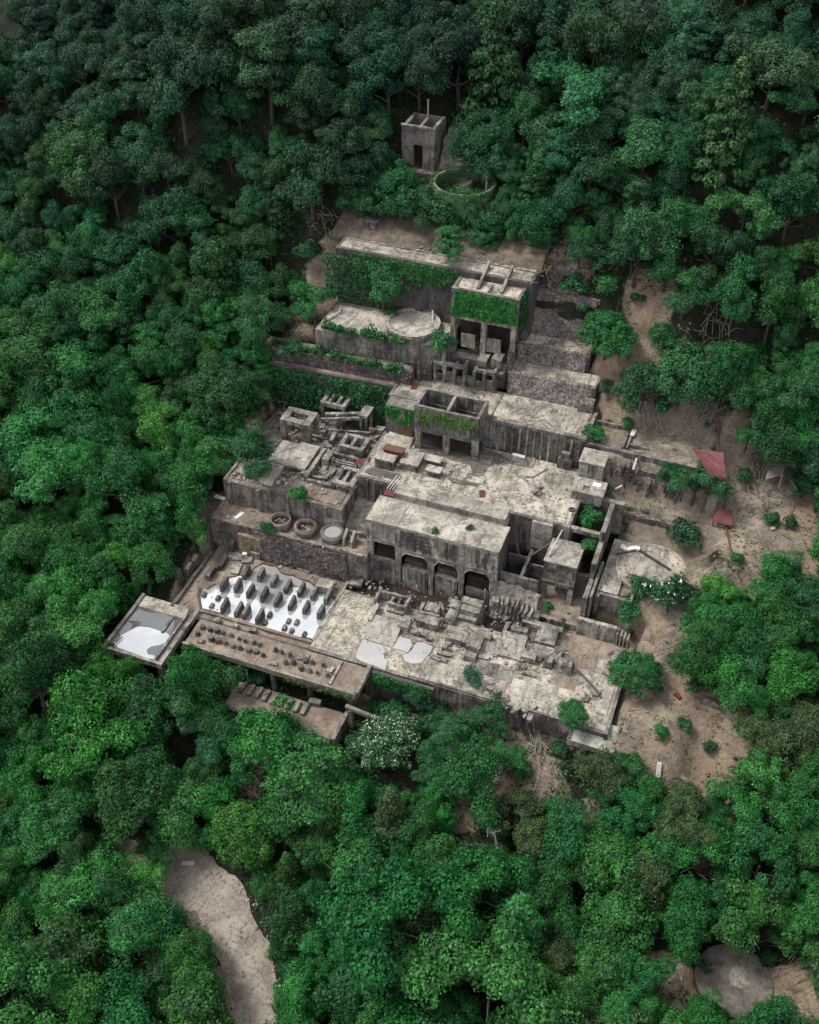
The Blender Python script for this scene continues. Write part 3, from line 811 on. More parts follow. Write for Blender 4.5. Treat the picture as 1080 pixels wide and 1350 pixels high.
pp = [at(*zp(Z7, x, y), .4) + (zz,) for x, y, zz in ((585, 530, 1.0), (640, 565, .9), (700, 615, .7), (760, 670, .5), (800, 715, .35), (825, 750, .3))]
mb.tube(pp, .13)
solo('long_pipe', mb, 'pipe', 'dark bent pipe running across the pale floor to its right edge', 'pipe')
mb = MB(0)
mb.tube([at(*zp(Z7, x, y), .1) + (.12,) for x, y in ((690, 590), (668, 540), (675, 490), (695, 455), (720, 450), (735, 465))], .07)
solo('hooked_hose', mb, 'wood', 'thin hooked hose lying on brown mud at the platform right end', 'hose')

# ---- tank terrace (z = 4.3)
t = terrace('tank_terrace', 'narrow brown terrace with three round tanks', -25, -2.8, -10.0, -9.7, -6.1, 4.3, -.8, fm='brown', wm='wallrust', th=.6, curb=.15, ends=True)
k = MB(.2, .6); k.hexa([(-19.5, -11.0, -.8), (-4.8, -10.9, -.8), (-4.8, -9.9, -.8), (-19.5, -9.9, -.8)], [(-18.8, -10.25, 4.2), (-5.2, -10.2, 4.0), (-5.2, -10.02, 4.0), (-18.8, -10.02, 4.2)])
k.build('rough_facing', M['stone'], t)
k = MB(.1, .6); k.box(-21, -17.6, -10.6, -10.05, -.8, 3.2); k.build('yellowish_buttress', concrete('ochre_wall', (.34, .27, .15), (.24, .19, .12), (.08, .06, .045), off=4), t)
for i, (px, py, lb, m2, lv) in enumerate([(370, 684, 'leftmost round tank, with dry twisted debris inside', 'rust', 4.6), (403, 693, 'middle round tank with double rim and rusty inside', 'rust', 4.7), (438, 701, 'rightmost round tank filled with pale water', 'pond', 5.35)]):
    u, v = at(px, py, 5.5)
    t = thing('round_tank', lb, 'tank', (u, v, 4.3), 'round tanks on the terrace')
    k = MB(.03); k.ring(u, v, 4.2, 5.6, 1.45, 1.22); k.build('shell', M['tank'], t, True)
    k = MB(.02); k.ring(u, v, 5.25, 5.4, 1.62 if i else 1.5, 1.47); k.build('band', M['tank'], t)
    k = MB(0 if i == 2 else .08); k.cyl(u, v, 4.25, lv, 1.21, n=30); k.build('water' if i == 2 else 'bottom', M[m2], t)
    if i == 0:
        k = MB(.02); k.tube([(u - .8, v - .2, 5.0), (u - .2, v + .3, 5.3), (u + .1, v - .4, 5.2), (u + .5, v + .2, 5.4), (u + .3, v + .7, 5.1)], .1); k.tube([(u - .5, v + .6, 5), (u + .7, v - .4, 5.3)], .08); k.build('debris', M['wood'], t)
    if i == 1:
        k = MB(.05); [k.rock(u + random.uniform(-.7, .7), v + random.uniform(-.6, .6), 4.7, .3) for _ in range(5)]; k.build('debris', M['rubble'], t)
for i, (px, py) in enumerate([(456, 712), (466, 715)]):
    u, v = at(px, py, 4.6)
    mb = MB(.03); mb.hexa([(u - .2, v - 1.0, 4.2), (u + .2, v - 1.0, 4.2), (u + .2, v + .9, 4.2), (u - .2, v + .9, 4.2)], [(u - .18, v - .8, 5.3), (u + .18, v - .8, 5.3), (u + .18, v + .6, 6.2), (u - .18, v + .6, 6.2)])
    solo('saddle_wall', mb, 'block', ['left one of two thin saddle walls right of the water filled tank', 'right one of two thin saddle walls right of the water filled tank'][i], 'saddle wall')
for px, py, lb, rr in [(290, 656, 'white board lying at the left edge of the tank terrace', -.2), (315, 680, 'white board near the front edge of the tank terrace', 1.2), (333, 674, 'small grey scrap on the tank terrace left of the tanks', .3)]:
    slab((0, 0), (px, py, 1), 4.35, 1.5 if 'white' in lb else .6, .5, .12, rr, lb, 'pale' if 'white' in lb else 'rubble', 'board')
mb = MB(.05); mb.bar((-6.2, -9.6, 4.7), (-2.9, -9.75, 4.7), .3, .4); mb.bar((-5.6, -9.2, 4.6), (-3.2, -9.3, 4.6), .2, .3)
solo('low_beam', mb, 'block', 'low beam on the terrace rim right of the tanks', 'beam')
# ---- frames yard (z = 8.1) on the left
t = terrace('frames_yard', 'left middle terrace strewn with broken concrete frames', -24.6, -7.6, -6.1, -6.3, 12.2, 8.1, 4.1, fm='yard', wm='wallrust', th=.6, curb=.2, ends=True)
for i, x in enumerate((-24, -19.5, -15.2, -12.2, -9.6)):
    k = MB(.05); k.box(x - .25, x + .25, -6.5, -6.12, 4.2, 8.2); k.build('buttress', M['wall'], t)
k = MB(.06); k.box(-14, -8, -5.4, -2.4, 7.9, 8.25); k.build('silt_floor', M['brown'], t)
def nslab(name, label, u0, u1, v0, v1, z0, z1, m='roof', dz=0.0, cat='slab', amp=.07):
    mb = MB(amp, .6); e = random.uniform(.003, .012)
    mb.hexa([(u0, v0, z0 + min(0, dz)), (u1, v0, z0 + min(0, dz)), (u1, v1, z0), (u0, v1, z0)], [(u0, v0, z1 + dz + e), (u1, v0, z1 + dz + e), (u1, v1, z1 + e), (u0, v1, z1 + e)])
    return solo(name, mb, m, label, cat)
nslab('leaning_slab', 'single thin slab sloping down onto the rusty wall at the left yard', -20.0, -18.0, -5.2, -1.1, 8.2, 8.9, 'roof', -.35)
nslab('roof_slab', 'large grey roof slab left of the roofed gap behind the leaning slab', -20.6, -17.9, -.9, 3.9, 7.9, 8.9)
nslab('roof_slab', 'rough grey roof slab over the dark green gap in the left yard', -17.7, -14.8, -1.3, 4.0, 8.9, 9.3)
mb = MB(.05); mb.box(-15.1, -14.2, -1.9, -1.0, 8.0, 9.0); mb.box(-17.6, -17.2, -1.2, -.9, 8, 8.89); mb.box(-17.6, -14.9, 3.6, 3.9, 8, 8.89)
solo('slab_pier', mb, 'block', 'round edged pier under the corner of the rough roof slab', 'pier')
mb = MB(.07); mb.box(-14.4, -13.9, -2.6, 4.0, 8.1, 9.2); mb.box(-13.89, -10.3, -2.8, -2.4, 8.1, 8.9); mb.box(-13.89, -9, 3.7, 4.1, 8.0, 8.9); mb.box(-12, -11.6, -2.39, 1.0, 8.1, 8.5)
solo('low_enclosure', mb, 'block', 'low walled pen full of rubble in the middle of the left yard', 'pen')
def frame(label, u0, u1, v0, v1, zt, feet, beam=.7, th=.6, mid=0, legs=None, m='block', lw=.3, dz=0):
    t = thing('concrete_stand', label, 'frame', ((u0 + u1) / 2, (v0 + v1) / 2, feet))
    k = MB(.05, .6)
    k.box(u0, u1, v0, v0 + beam, zt - th, zt + dz); k.box(u0, u1, v1 - beam, v1, zt - th, zt + dz)
    k.box(u0, u0 + beam, v0 + beam, v1 - beam, zt - th, zt - .01 + dz); k.box(u1 - beam, u1, v0 + beam, v1 - beam, zt - th, zt - .01 + dz)
    for i in range(mid):
        x = lerp(u0, u1, (i + 1) / (mid + 1)); k.box(x - .2, x + .2, v0 + beam, v1 - beam, zt - th, zt + .15 + dz)
    k.build('ring_beam', M[m], t)
    for x in (u0 + lw, u1 - lw):
        for y in (v0 + lw, v1 - lw):
            k = MB(.03); k.box(x - lw, x + lw, y - lw, y + lw, feet - .4, zt - th + .01); k.build('leg', M[m], t)
    return t
frame('four legged open concrete frame with a dark hole in its top, farthest left', -21.2, -16.7, 4.7, 7.9, 11.9, 8, beam=.95, lw=.36)
frame('small raised concrete frame with three ridges on top against the ivy wall', -17.3, -13.6, 10.0, 13.0, 12.2, 8, beam=.55, mid=2, lw=.2)
frame('low box frame split into two bins beside the central yard edge', -12.3, -8.6, 4.4, 7.5, 9.9, 8, beam=.55, mid=1, th=.9, lw=.3)
t = frame('tall thin legged frame standing over the rubble gap left of the arched building', -10.2, -7.1, -2.8, 1.0, 9.6, 5, beam=.7, mid=1, th=.5, lw=.25)
mb = MB(.05); mb.bar((-16.3, 9.2, 11.0), (-10.8, 10.7, 11.6), .5, .5); mb.bar((-16.5, 8.0, 10.9), (-11.2, 9.9, 11.2), .35, .4); mb.bar((-15.6, 7.6, 9.6), (-9.2, 8.8, 9.8), .3, .4)
mb.box(-11.4, -10.0, 9.8, 12.3, 11.2, 11.65)
for x, y in ((-11.1, 10.2), (-10.3, 10.2), (-11.1, 11.9), (-10.3, 11.9), (-14.4, 9.3)): mb.box(x - .2, x + .2, y - .2, y + .2, 7.8, 11.19)
solo('beam_gantry', mb, 'block', 'collapsed pair of long beams on a square post stand below the ivy wall', 'gantry')
mb = MB(.08); mb.box(-11.0, -8.6, 1.9, 2.6, 8, 8.9); mb.bar((-12.6, 2.2, 9.4), (-8.6, 2.4, 9.0), .25, .2); mb.bar((-12.2, 1.8, 9.3), (-8.8, 1.9, 9.1), .2, .2); mb.box(-13.4, -12.4, 1.2, 2.4, 8, 9.6)
solo('fallen_posts', mb, 'block', 'bundle of pale fallen posts beside a red sheet in the left yard', 'posts')
def sheet(label, pts, m='red', th=.04, name='red_sheet', cat='metal sheet'):
    mb = MB(.05, .5); a = [Vector(p) for p in pts]
    mb.hexa([p - Vector((0, 0, th)) for p in a], a)
    return solo(name, mb, m, label, cat)
sheet('flat rusty red sheet on the edge of the central yard, left', [(-9.0, 2.3, 9.25), (-6.8, 2.3, 10.15), (-6.8, 3.3, 10.15), (-9.0, 3.2, 9.25)])
sheet('red sheet beside four pale rails at the arched building roof end', [(-2.4, -3.4, 10.2), (-.95, -3.4, 10.25), (-.95, -2.2, 10.3), (-2.4, -2.2, 10.25)])
mb = MB(.02)
for i in range(4): mb.bar((-2.3 + i * .4, -2.3, 10.45), (-2.0 + i * .4, .8, 10.4), .12, .12)
solo('pale_rails', mb, 'bone', 'four thin parallel rails bridging from roof to yard', 'rails')
# broken remnants between the frames
for i, (x, y, lu, lv, h, lb) in enumerate([(-22.5, 9.2, 3.0, .5, 1.1, 'low wall remnant behind the farthest left frame'), (-19.0, 9.0, .5, 2.4, .9, 'short wall stub between the two left frames'), (-16.0, 6.3, 2.2, .45, .8, 'thin wall stub right of the farthest left frame'), (-14.0, 6.6, .5, 1.8, 1.2, 'stub wall left of the split box frame'),
                                   (-15.6, 4.6, 1.4, 1.1, .5, 'flat rubble slab below the split box frame'), (-12.9, 2.9, .9, .9, 1.3, 'square stump above the rubble filled pen'), (-9.8, 8.4, 2.4, .4, .9, 'low beam by the central yard corner'), (-8.4, 10.4, 1.3, 1.0, 1.4, 'block at the foot of the ivy wall right end'), (-22.8, -3.4, 1.6, 2.0, .5, 'grey slab at the outer corner of the left yard'), (-12.6, -1.6, 2.6, .4, .6, 'fallen lintel inside the rubble filled pen'), (-11.2, .2, .4, 1.7, .7, 'cross stub inside the rubble filled pen')]):
    slab((0, 0), (*pix(x, y, 8.2)[:2], 1), 8.1, lu, lv, h, random.uniform(-.15, .15), lb, 'block', 'wall_remnant')
# rubble gap floor left of arched building
mb = MB(.25, .7); mb.hexa([(-7.6, -6.2, 3), (-2.8, -6.2, 3), (-2.8, -.8, 3), (-7.6, -.8, 3)], [(-7.6, -6.2, 4.6), (-2.8, -6.2, 4.4), (-2.8, -.8, 6.0), (-7.6, -.8, 6.2)])
struct(mb.build('rubble_ground', M['rubble']))
mb = MB(.05); mb.box(-9.8, -6.9, -6.5, -6.12, 4.2, 6.4); mb.box(-7.3, -2.9, -6.4, -6.0, 4.2, 5.0)
solo('broken_parapet', mb, 'wall', 'broken low wall closing the rubble gap above the tank terrace', 'wall')

# ---- central yard (z = 10)
t = terrace('central_yard', 'wide pale concrete yard behind the arched building', -7.0, 21.8, -.9, -.9, 11.0, 10, 1, fm='floor', wm='wall', th=.5, curb=.04)
k = MB(.04); k.box(17.3, 20.0, -1.35, -.92, 5.6, 9.95); k.build('pale_pier', M['facade'], t)
for i in range(5): k = MB(.03); k.box(-5.8 + i * 1.0, -5.6 + i * 1.0, -1.1, -.92, 6, 9.9); k.build('rib', M['wall'], t)
slab((0, 0), (683, 607, 1), 10, 4.4, 2.0, .16, .05, 'grey raised plate with grid pattern in the right half of the central yard', 'block', 'floor_plate')
slab((0, 0), (640, 606, 1), 10, 1.9, 1.7, .12, .0, 'narrow grey raised plate left of the grid plate on the central yard', 'block', 'floor_plate')
slab((0, 0), (617, 630, 1), 10, 4.5, 1.6, .1, .05, 'broad darker plate beside the red square on the central yard', 'roof', 'floor_plate')
sheet('small red square sheet lying on the central yard', [at(632, 655, 10.1) + (10.12,), at(639, 655, 10.1) + (10.12,), at(639, 647, 10.1) + (10.25,), at(632, 647, 10.1) + (10.25,)])
slab((0, 0), (684, 602, 1), 10, 1.9, .5, .25, .0, 'white plank lying below the streaked wall', 'pale', 'plank')
mb = MB(.02); a = at(693, 628, 10.1); b2 = at(702, 629, 10.1); c3 = at(722, 618, 10.1); mb.bar(a + (10.2,), b2 + (10.2,), .15, .15); mb.bar(b2 + (10.2,), c3 + (10.2,), .15, .15)
solo('bent_bar', mb, 'wood', 'V shaped bent bar lying on the central yard', 'bar')
mb = MB(.04)
for _ in range(5): a = at(710 + random.uniform(-5, 5), 648 + random.uniform(-4, 4), 10); mb.rock(a[0], a[1], 10, random.uniform(.2, .5))
solo('rubble_heap', mb, 'block', 'dark rubble heap on the right part of the central yard', 'rubble heap')
mb = MB(0); a = at(754, 673, 10); mb.ring(a[0], a[1], 10.0, 10.25, .42, .2, 14)
solo('old_tyre', mb, 'pipe', 'black tyre lying at the right edge of the central yard', 'tyre')
mb = MB(0); mb.tube([at(754, 676, 10.1) + (10.15,), (20.6, -4.9, 8.2)], .1)
solo('white_pole', mb, 'bone', 'long white pole leaning from yard edge to gravelled roof', 'pole')
for pts in ([(-1.5, 10.4), (7, 10.6), (9.8, 10.2), (10.4, 8.6), (8.8, 7.4), (8.6, 5.8), (7.2, 5.2), (6.4, 6.6), (3, 6.9), (-1.2, 7.0)], [(5.2, 2.2), (8.6, 2.6), (9.4, 4.4), (7.4, 5.0), (4.4, 4.6), (3.9, 3.2)], [(-6.6, .2), (-4, -.2), (-1.2, .4), (-1.8, 1.5), (-5.8, 1.4)]):
    mb = MB(.0)
    q = []
    for (xa, ya), (xb, yb) in zip(pts, pts[1:] + pts[:1]):
        for k_ in range(6): q.append((lerp(xa, xb, k_ / 6) + .35 * noise.noise((xa + k_, ya, 1)), lerp(ya, yb, k_ / 6) + .35 * noise.noise((xa, ya + k_, 2))))
    mb.prism(q, 9.9, 10.085)
    struct(mb.build('damp_ground', M['damp']))
# little huts on the yard
def hut(label, u0, u1, v0, v1, z, h, rim=.2, m='block', top='roof', name='concrete_hut', over=.12):
    t = thing(name, label, 'hut', ((u0 + u1) / 2, (v0 + v1) / 2, z))
    k = MB(.04, .5); k.box(u0, u1, v0, v1, z - .2, z + h); wls = k.build('walls', M[m], t)
    k = MB(.05, .5); k.box(u0 - over, u1 + over, v0 - over, v1 + over, z + h + .013, z + h + rim); k.build('lid', M[top], t)
    n_ = max(2, int((u1 - u0) / .55))
    for i in range(n_):
        x = lerp(u0, u1, (i + .5) / n_)
        k = MB(0); k.box(x - .09, x + .09, v0 - .08, v0 + .02, z, z + h * .85); k.build('rib', M[m], wls)
    return t
hut('grey ribbed box nearest the left yard edge', -5.6, -3.0, 1.7, 3.0, 10, 1.5)
hut('brown ribbed box behind the grey ribbed one', -5.0, -2.4, 3.5, 4.5, 10, 1.9, m='rust', top='rust')
hut('flat box with a wide slab on top right of the brown one', -2.3, .1, 2.6, 5.4, 10, .9, rim=.3)
hut('small ribbed box standing alone on the central yard', 1.5, 3.4, 2.4, 3.5, 10, .9)
hut('low mossy box in front of the twin bin tower', .7, 2.6, 4.7, 5.8, 10, .7)
nslab('raised_floor', 'sloping pale slab behind the boxes at the left bin tower foot', -6.4, -2.6, 5.8, 9.2, 9.8, 10.5, 'floor', -.4)

# ---- long block and arched building
mb = MB(.05); mb.box(-.9, 14.2, -3.35, -.93, 8.6, 10.95); mb.box(-.95, 14.25, -3.42, -.98, 10.75, 11.02)
mb.box(11.1, 11.25, -3.44, -1.0, 11.0, 11.06)
solo('long_raised_block', mb, 'roof', 'long low concrete block along the back of the arched building roof', 'block')
t = thing('arched_building', 'big roofless fronted concrete building with three arched openings and flat roof', 'building', (6, -5.5, -1))
t['label'] = 'big flat roofed concrete building with three arched openings facing the trench'
VF = -8.25
k = MB(.05); k.box(-2.9, 15.0, VF - .15, -3.36, 9.55, 9.95); k.build('roof', M['roof'], t)
k = MB(.02); k.box(1.2, 1.4, VF - .14, -3.4, 9.95, 10.03); k.build('roof_ridge', M['floor'], t)
cols = [(-2.8, -2.1), (1.1, 1.8), (5.8, 6.4), (9.9, 10.5), (14.2, 14.9)]
for a, b2 in cols:
    k = MB(.03); k.box(a, b2, VF - .1, VF + .5, -1.5, 9.54); k.build('pilaster', M['facade'], t)
k = MB(.03); k.box(-2.09, 1.09, VF + .1, VF + .4, 6.6, 9.53); k.build('blank_panel', M['roof'], t)
k = MB(.06); k.box(-2.09, 1.09, VF + .05, VF + .45, 6.2, 6.59); k.build('lintel', M['facade'], t)
k = MB(.08); k.box(-2.09, 1.09, VF + .1, VF + .45, -1.4, 3.4); k.build('breast_wall', M['wall'], t)
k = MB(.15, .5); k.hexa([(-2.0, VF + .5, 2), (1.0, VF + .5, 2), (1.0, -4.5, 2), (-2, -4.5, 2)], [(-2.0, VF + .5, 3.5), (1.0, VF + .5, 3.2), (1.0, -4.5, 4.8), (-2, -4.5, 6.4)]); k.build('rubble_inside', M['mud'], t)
for i in range(1, 4):
    a, b2 = cols[i][1] + .004, cols[i + 1][0] - .004
    ch = .9
    zt, zs = 5.6, 2.9
    # wall above the opening with cut upper corners
    k = MB(.03)
    pts = [(a, 9.5), (a, zt - ch), (a + ch * .8, zt), (b2 - ch * .8, zt), (b2, zt - ch), (b2, 9.5)]
    fr, bk = [k.vid((x, VF, z)) for x, z in pts], [k.vid((x, VF + .4, z)) for x, z in pts]
    k.f += [tuple(reversed([fr[0], fr[1], fr[2], fr[3], fr[4], fr[5]]))[::-1], tuple(bk)[::-1]]
    for j in range(6):
        q = (j + 1) % 6
        k.f.append((fr[j], bk[j], bk[q], fr[q]))
    aw = k.build('arch_wall', M['facade'], t)
    # raised rim of the arch
    k = MB(.0)
    rim = [(a + .02, zs), (a + .02, zt - ch), (a + ch * .8, zt + .02), (b2 - ch * .8, zt + .02), (b2 - .02, zt - ch), (b2 - .02, zs)]
    k.tube([(x, VF - .03, z) for x, z in rim], .16, n=5); k.build('arch_rim', M['facade'], aw)
    k = MB(.05, .5); k.box(a + .25, b2 - .25, VF + (.05 if i < 3 else .3), VF + .7, -1.4, zs if i < 3 else 1.9); bw = k.build('breast_wall', M['facade'] if i < 3 else M['mossy'], t)
    k = MB(.02); k.box(b2 - .75, b2 - .55, VF - .15, VF + .04, -1.3, 2.8); k.build('drain_pipe', M['roof'], bw)
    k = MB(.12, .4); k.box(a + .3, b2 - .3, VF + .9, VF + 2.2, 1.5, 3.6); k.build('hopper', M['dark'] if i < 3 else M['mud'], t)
    for x in ((a + .7, a + .95), ((a + b2) / 2 - .1, (a + b2) / 2 + .15), (b2 - .95, b2 - .7)):
        k = MB(.02); k.box(x[0], x[1], VF - .13, VF - .003, 6.4, 9.2 if i > 1 else 8.6); k.build('rib', M['dark'] if x[0] != a + .7 else M['facade'], aw)
    k = MB(.03); k.box(a, b2, VF - .1, VF - .004, 6.0, 6.3); k.build('string_course', M['facade'], t)
    for x in (a + 1.5, b2 - 1.35):
        k = MB(.02); k.box(x, x + .45, VF - .05, VF - .004, 6.7 + .3 * (i % 2), 8.2); k.build('blocked_window', M['dark'], aw)
if True:
    k = MB(.1, .4)
    for z in (6.9, 7.6, 8.3, 8.9): k.box(1.9, 5.7, VF - .12, VF - .004, z, z + .16)
    k.build('broken_boarding', M['dark'], t)
k = MB(.04); k.box(14.5, 14.88, VF + .5, -3.37, -1.5, 9.53); k.build('end_wall', M['dark'], t)  # right end: its shade is put into the darker concrete
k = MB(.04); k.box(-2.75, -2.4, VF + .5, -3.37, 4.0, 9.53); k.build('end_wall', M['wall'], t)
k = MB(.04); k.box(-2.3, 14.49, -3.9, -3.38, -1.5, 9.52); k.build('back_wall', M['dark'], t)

# ---- twin bin tower
t = thing('twin_bin_tower', 'concrete tower with two open square bins and ivy on its face', 'tower', (2.4, 9.2, 10))
u0, u1, v0, v1, zt = -2.1, 7.0, 7.5, 11.9, 17.3
k = MB(.04, .7)
k.box(u0, u1, v0, v0 + .4, 13.6, zt); k.box(u0, u1, v1 - .4, v1, 13.6, zt + .02)
k.box(u0, u0 + .4, v0 + .4, v1 - .4, 13.6, zt - .01); k.box(u1 - .4, u1, v0 + .4, v1 - .4, 13.6, zt - .01); k.box(2.25, 2.65, v0 + .4, v1 - .4, 13.6, zt + .05)
k.build('bins', M['wall'], t)
k = MB(.03); k.box(u0 + .3, u1 - .3, v0 + .3, v1 - .3, 13.3, 13.9); k.build('bin_floor', M['dark'], t)
for x in (u0 + .05, 2.05, u1 - .85):
    k = MB(.03); k.box(x, x + .8, v0 - .02, v0 + .8, 9.5, 13.59); k.build('leg', M['facade'], t)
    k = MB(.03); k.box(x, x + .6, v1 - 1.2, v1 - .6, 9.5, 13.29); k.build('leg', M['wall'], t)
k = MB(.03); k.box(u0 + .86, 2.04, v0 + .1, v0 + .5, 13.0, 13.59); k.box(2.86, u1 - .86, v0 + .1, v0 + .5, 13.0, 13.59); k.build('beam', M['wall'], t)
mb = MB(.15, .5); mb.hexa([(-1.8, 8.6, 9.8), (6.6, 8.6, 9.8), (6.6, 10.9, 9.8), (-1.8, 10.9, 9.8)], [(-1.8, 8.6, 10.2), (6.6, 8.6, 10.1), (6.6, 10.9, 11.4), (-1.8, 10.9, 11.9)])
solo('rubble_bank', mb, 'mud', 'dark rubble bank under the twin bin tower', 'rubble bank')

# ---- upper central terrace (z = 15)
t = terrace('upper_terrace', 'pale terrace behind the twin bin tower above the streaked wall', -7.0, 20.6, 11.4, 11.3, 17.6, 15, 9.8, fm='floor', wm='wall', th=.5, curb=.12)
for i in range(13):
    x = 7.6 + i * 1.02
    k = MB(.03); k.box(x, x + .28, 11.08, 11.42, 9.9, 14.7); k.build('rib', M['facade'] if i % 3 else M['wall'], t)
k = MB(.04); k.box(7.0, 20.8, 10.9, 11.5, 14.75, 15.2); k.build('cornice', M['block'], t)
for bx in ((7.4, 7.6, 11.6, 17.4, 14.9, 15.12), (20.0, 20.25, 11.6, 17.0, 14.9, 15.2), (20.6, 20.9, 11.6, 17.0, 14.6, 15.3)):
    k = MB(.04); k.box(*bx); k.build('floor_kerb', M['block'], t)
k = MB(.04); k.box(-7.0, -2.2, 9.2, 11.38, 10, 15.0); k.build('side_block', M['wall'], t)
k = MB(.05); k.box(17.5, 19.4, 10.2, 11.1, 10, 11.6); k.box(17.9, 19, 10.3, 11.0, 11.6, 12.6); k.build('footing', M['wall'], t)
sheet('reddish sheet lying on the terrace left of the twin bins', [at(541, 513, 15.1) + (15.12,), at(549, 513, 15.1) + (15.12,), at(551, 507, 15.1) + (15.15,), at(544, 507, 15.1) + (15.15,)])
sheet('dull red board under the ivy at the terrace left end', [(-5.2, 9.0, 10.4), (-3.0, 9.0, 10.4), (-3.0, 9.15, 12.6), (-5.2, 9.15, 12.6)], 'rust')
# ruined bays below the ivy covered building
t = thing('ruined_bays', 'row of broken concrete bays below the ivy covered building', 'ruin', (1.5, 17.5, 15))
for i in range(7):
    x = -2.8 + i * 1.45
    k = MB(.05); k.box(x, x + .4, 16.9, 19.2 if i % 2 else 20.2, 14.9, 17.9 + .5 * (i % 3 == 0)); k.build('pier', M['block'], t)
for i in range(6):
    x = -2.4 + i * 1.45
    k = MB(.06, .5); k.box(x + .03, x + 1.02, 17.2, 17.5, 14.9, 16.2 + .5 * (i % 2)); k.build('infill', M['facade'] if i % 3 == 1 else M['wall'], t)
k = MB(.06); k.box(-2.85, 2.0, 16.85, 17.5, 17.9, 18.3); k.box(3, 7.2, 17.5, 18.4, 17.4, 17.9); k.build('lintel', M['block'], t)
k = MB(.1); k.box(-2.6, 7.3, 18.6, 20.6, 15, 18.6); k.build('back_fill', M['dark'], t)
k = MB(.06); k.box(3.2, 4.6, 17.9, 20.0, 18.3, 19.2); k.box(5.2, 6.6, 18.2, 20.1, 18.4, 19.6); k.build('broken_wall', M['block'], t)
mb = MB(.06); mb.box(-5.6, -2.9, 16.4, 17.2, 15, 18.2); mb.box(-4.8, -4.4, 15.9, 16.4, 15, 18); solo('stone_pillars', mb, 'stone', 'dark stone pillars at the left end of the ruined bays', 'pillars')

# ---- stepped masonry slopes on the right of the stair of terraces
for nm, lb, u0, u1, vf, vb, z, zb, bt in (('slope_terrace', 'lowest masonry slope and its tan ledge, right above the streaked wall', 7.9, 19.6, 18.5, 21.9, 17.9, 14.9, 1.1),
                                  ('slope_terrace', 'middle low masonry slope and its tan ledge', 8.0, 17.6, 22.3, 25.7, 20.2, 17.7, .8),
                                  ('slope_terrace', 'tall dark speckled masonry slope beside the ivy covered building', 8.3, 17.2, 27.2, 29.9, 26.2, 20.1, 1.8),
                                  ('slope_terrace', 'topmost purple grey rubble slope beside the ivy covered building', 9.8, 15.6, 29.4, 30.4, 29.3, 25.6, 1.2)):
    t = terrace(nm, lb, u0, u1, vf, vf + .3, vb, z, zb, fm='floor' if z < 26 else 'slope', wm='slope', th=.6, batter=bt, ends=True, amp=.14)
mb = MB(.1); mb.box(18.2, 20.2, 16.9, 18.4, 14.9, 16.5); solo('slope_stub', mb, 'slope', 'crumbled end of the lowest masonry slope', 'wall')

# ---- left strips
t = terrace('stone_strip', 'long dark stone wall with a planted strip on top, left', -27.5, -5.6, 13.4, 14.7, 16.2, 17.2, 14.9, fm='mossy', wm='stone', th=.5, amp=.1)
t = terrace('ivy_wall_terrace', 'narrow ledge on top of the long ivy covered wall', -28, -7.1, 12.3, 13.4, 14.5, 15.0, 7.6, fm='brown', wm='dark', th=.5, curb=.05)
t = terrace('tank_ledge', 'grey terrace carrying the round disc shaped tank base', -19.5, -1.5, 15.0, 17.2, 23.0, 20.8, 16.8, fm='roof', wm='wall', th=.5, ends=True)
u, v = at(545, 432, 21)
t = thing('tank_drum', 'round disc shaped tank base with a weed in its middle', 'tank base', (u, v, 18.5))
k = MB(.03); k.cyl(u, v, 17.6, 21.6, 3.75, n=40); k.build('drum', M['wall'], t)
k = MB(.02); k.ring(u, v, 21.5, 21.95, 3.82, 3.4, 40); k.build('rim', M['roof'], t)
k = MB(.04); k.cyl(u, v, 21.5, 21.72, 3.38, n=30); k.build('top', M['roof'], t)
mb = MB(.03); mb.box(-10.3, -8.6, 16.2, 16.9, 19.0, 20.7); solo('niche_shade_box', mb, 'pipe', 'dark box painted as niche shade in the ledge wall beside the round tank base', 'niche')  # solid box, no recess: the niche's shade is its dark colour
for i, (a, b2, c3) in enumerate([((425, 425), (448, 412), (450, 403)), ((458, 432), (470, 425), (476, 434)), ((488, 438), (510, 436), (505, 432))]):
    mb = MB(.05); mb.tube([at(*a, 21) + (21.0,), at(*b2, 21) + (21.15,), at(*c3, 21) + (21.1,)], .18, .06)
    solo('fallen_branch', mb, 'bone', ['long curved dead branch on the tank ledge, left', 'forked grey branch in the middle of the tank ledge', 'thick pale branch close to the round tank base'][i], 'branch')
mb = MB(0); mb.tube([(-5.0, 22.7, 22.6), (-4.2, 20.6, 21.2)], .12); solo('leaning_post', mb, 'bone', 'pale post leaning against the dark wall behind the round tank base', 'post')

# ---- top terrace
mb = MB(.12, .8)
mb.hexa([(-22, 26.3, 28.6), (9, 26.9, 28.6), (9, 33, 28.6), (-22, 33, 28.6)], [(-22, 26.3, 29.2), (9, 26.9, 29.25), (9, 33, 31.5), (-22, 33, 31.5)])
struct(mb.build('earth_bank', M['bank']))
t = terrace('top_terrace', 'highest long pale terrace over the dark wall and ivy', -19.5, 8.5, 23.2, 23.1, 28.6, 29.3, 20.7, fm='floor', wm='dark', th=.6, curb=.1)
k = MB(.03); k.box(-19, 9, 26.2, 26.4, 29.2, 29.45); k.build('kerb', M['block'], t)
mb = MB(.05); mb.box(-18.6, -15.8, 29.0, 30.6, 29, 31); solo('small_hut', mb, 'block', 'small grey block at the back of the top terrace under trees', 'hut')

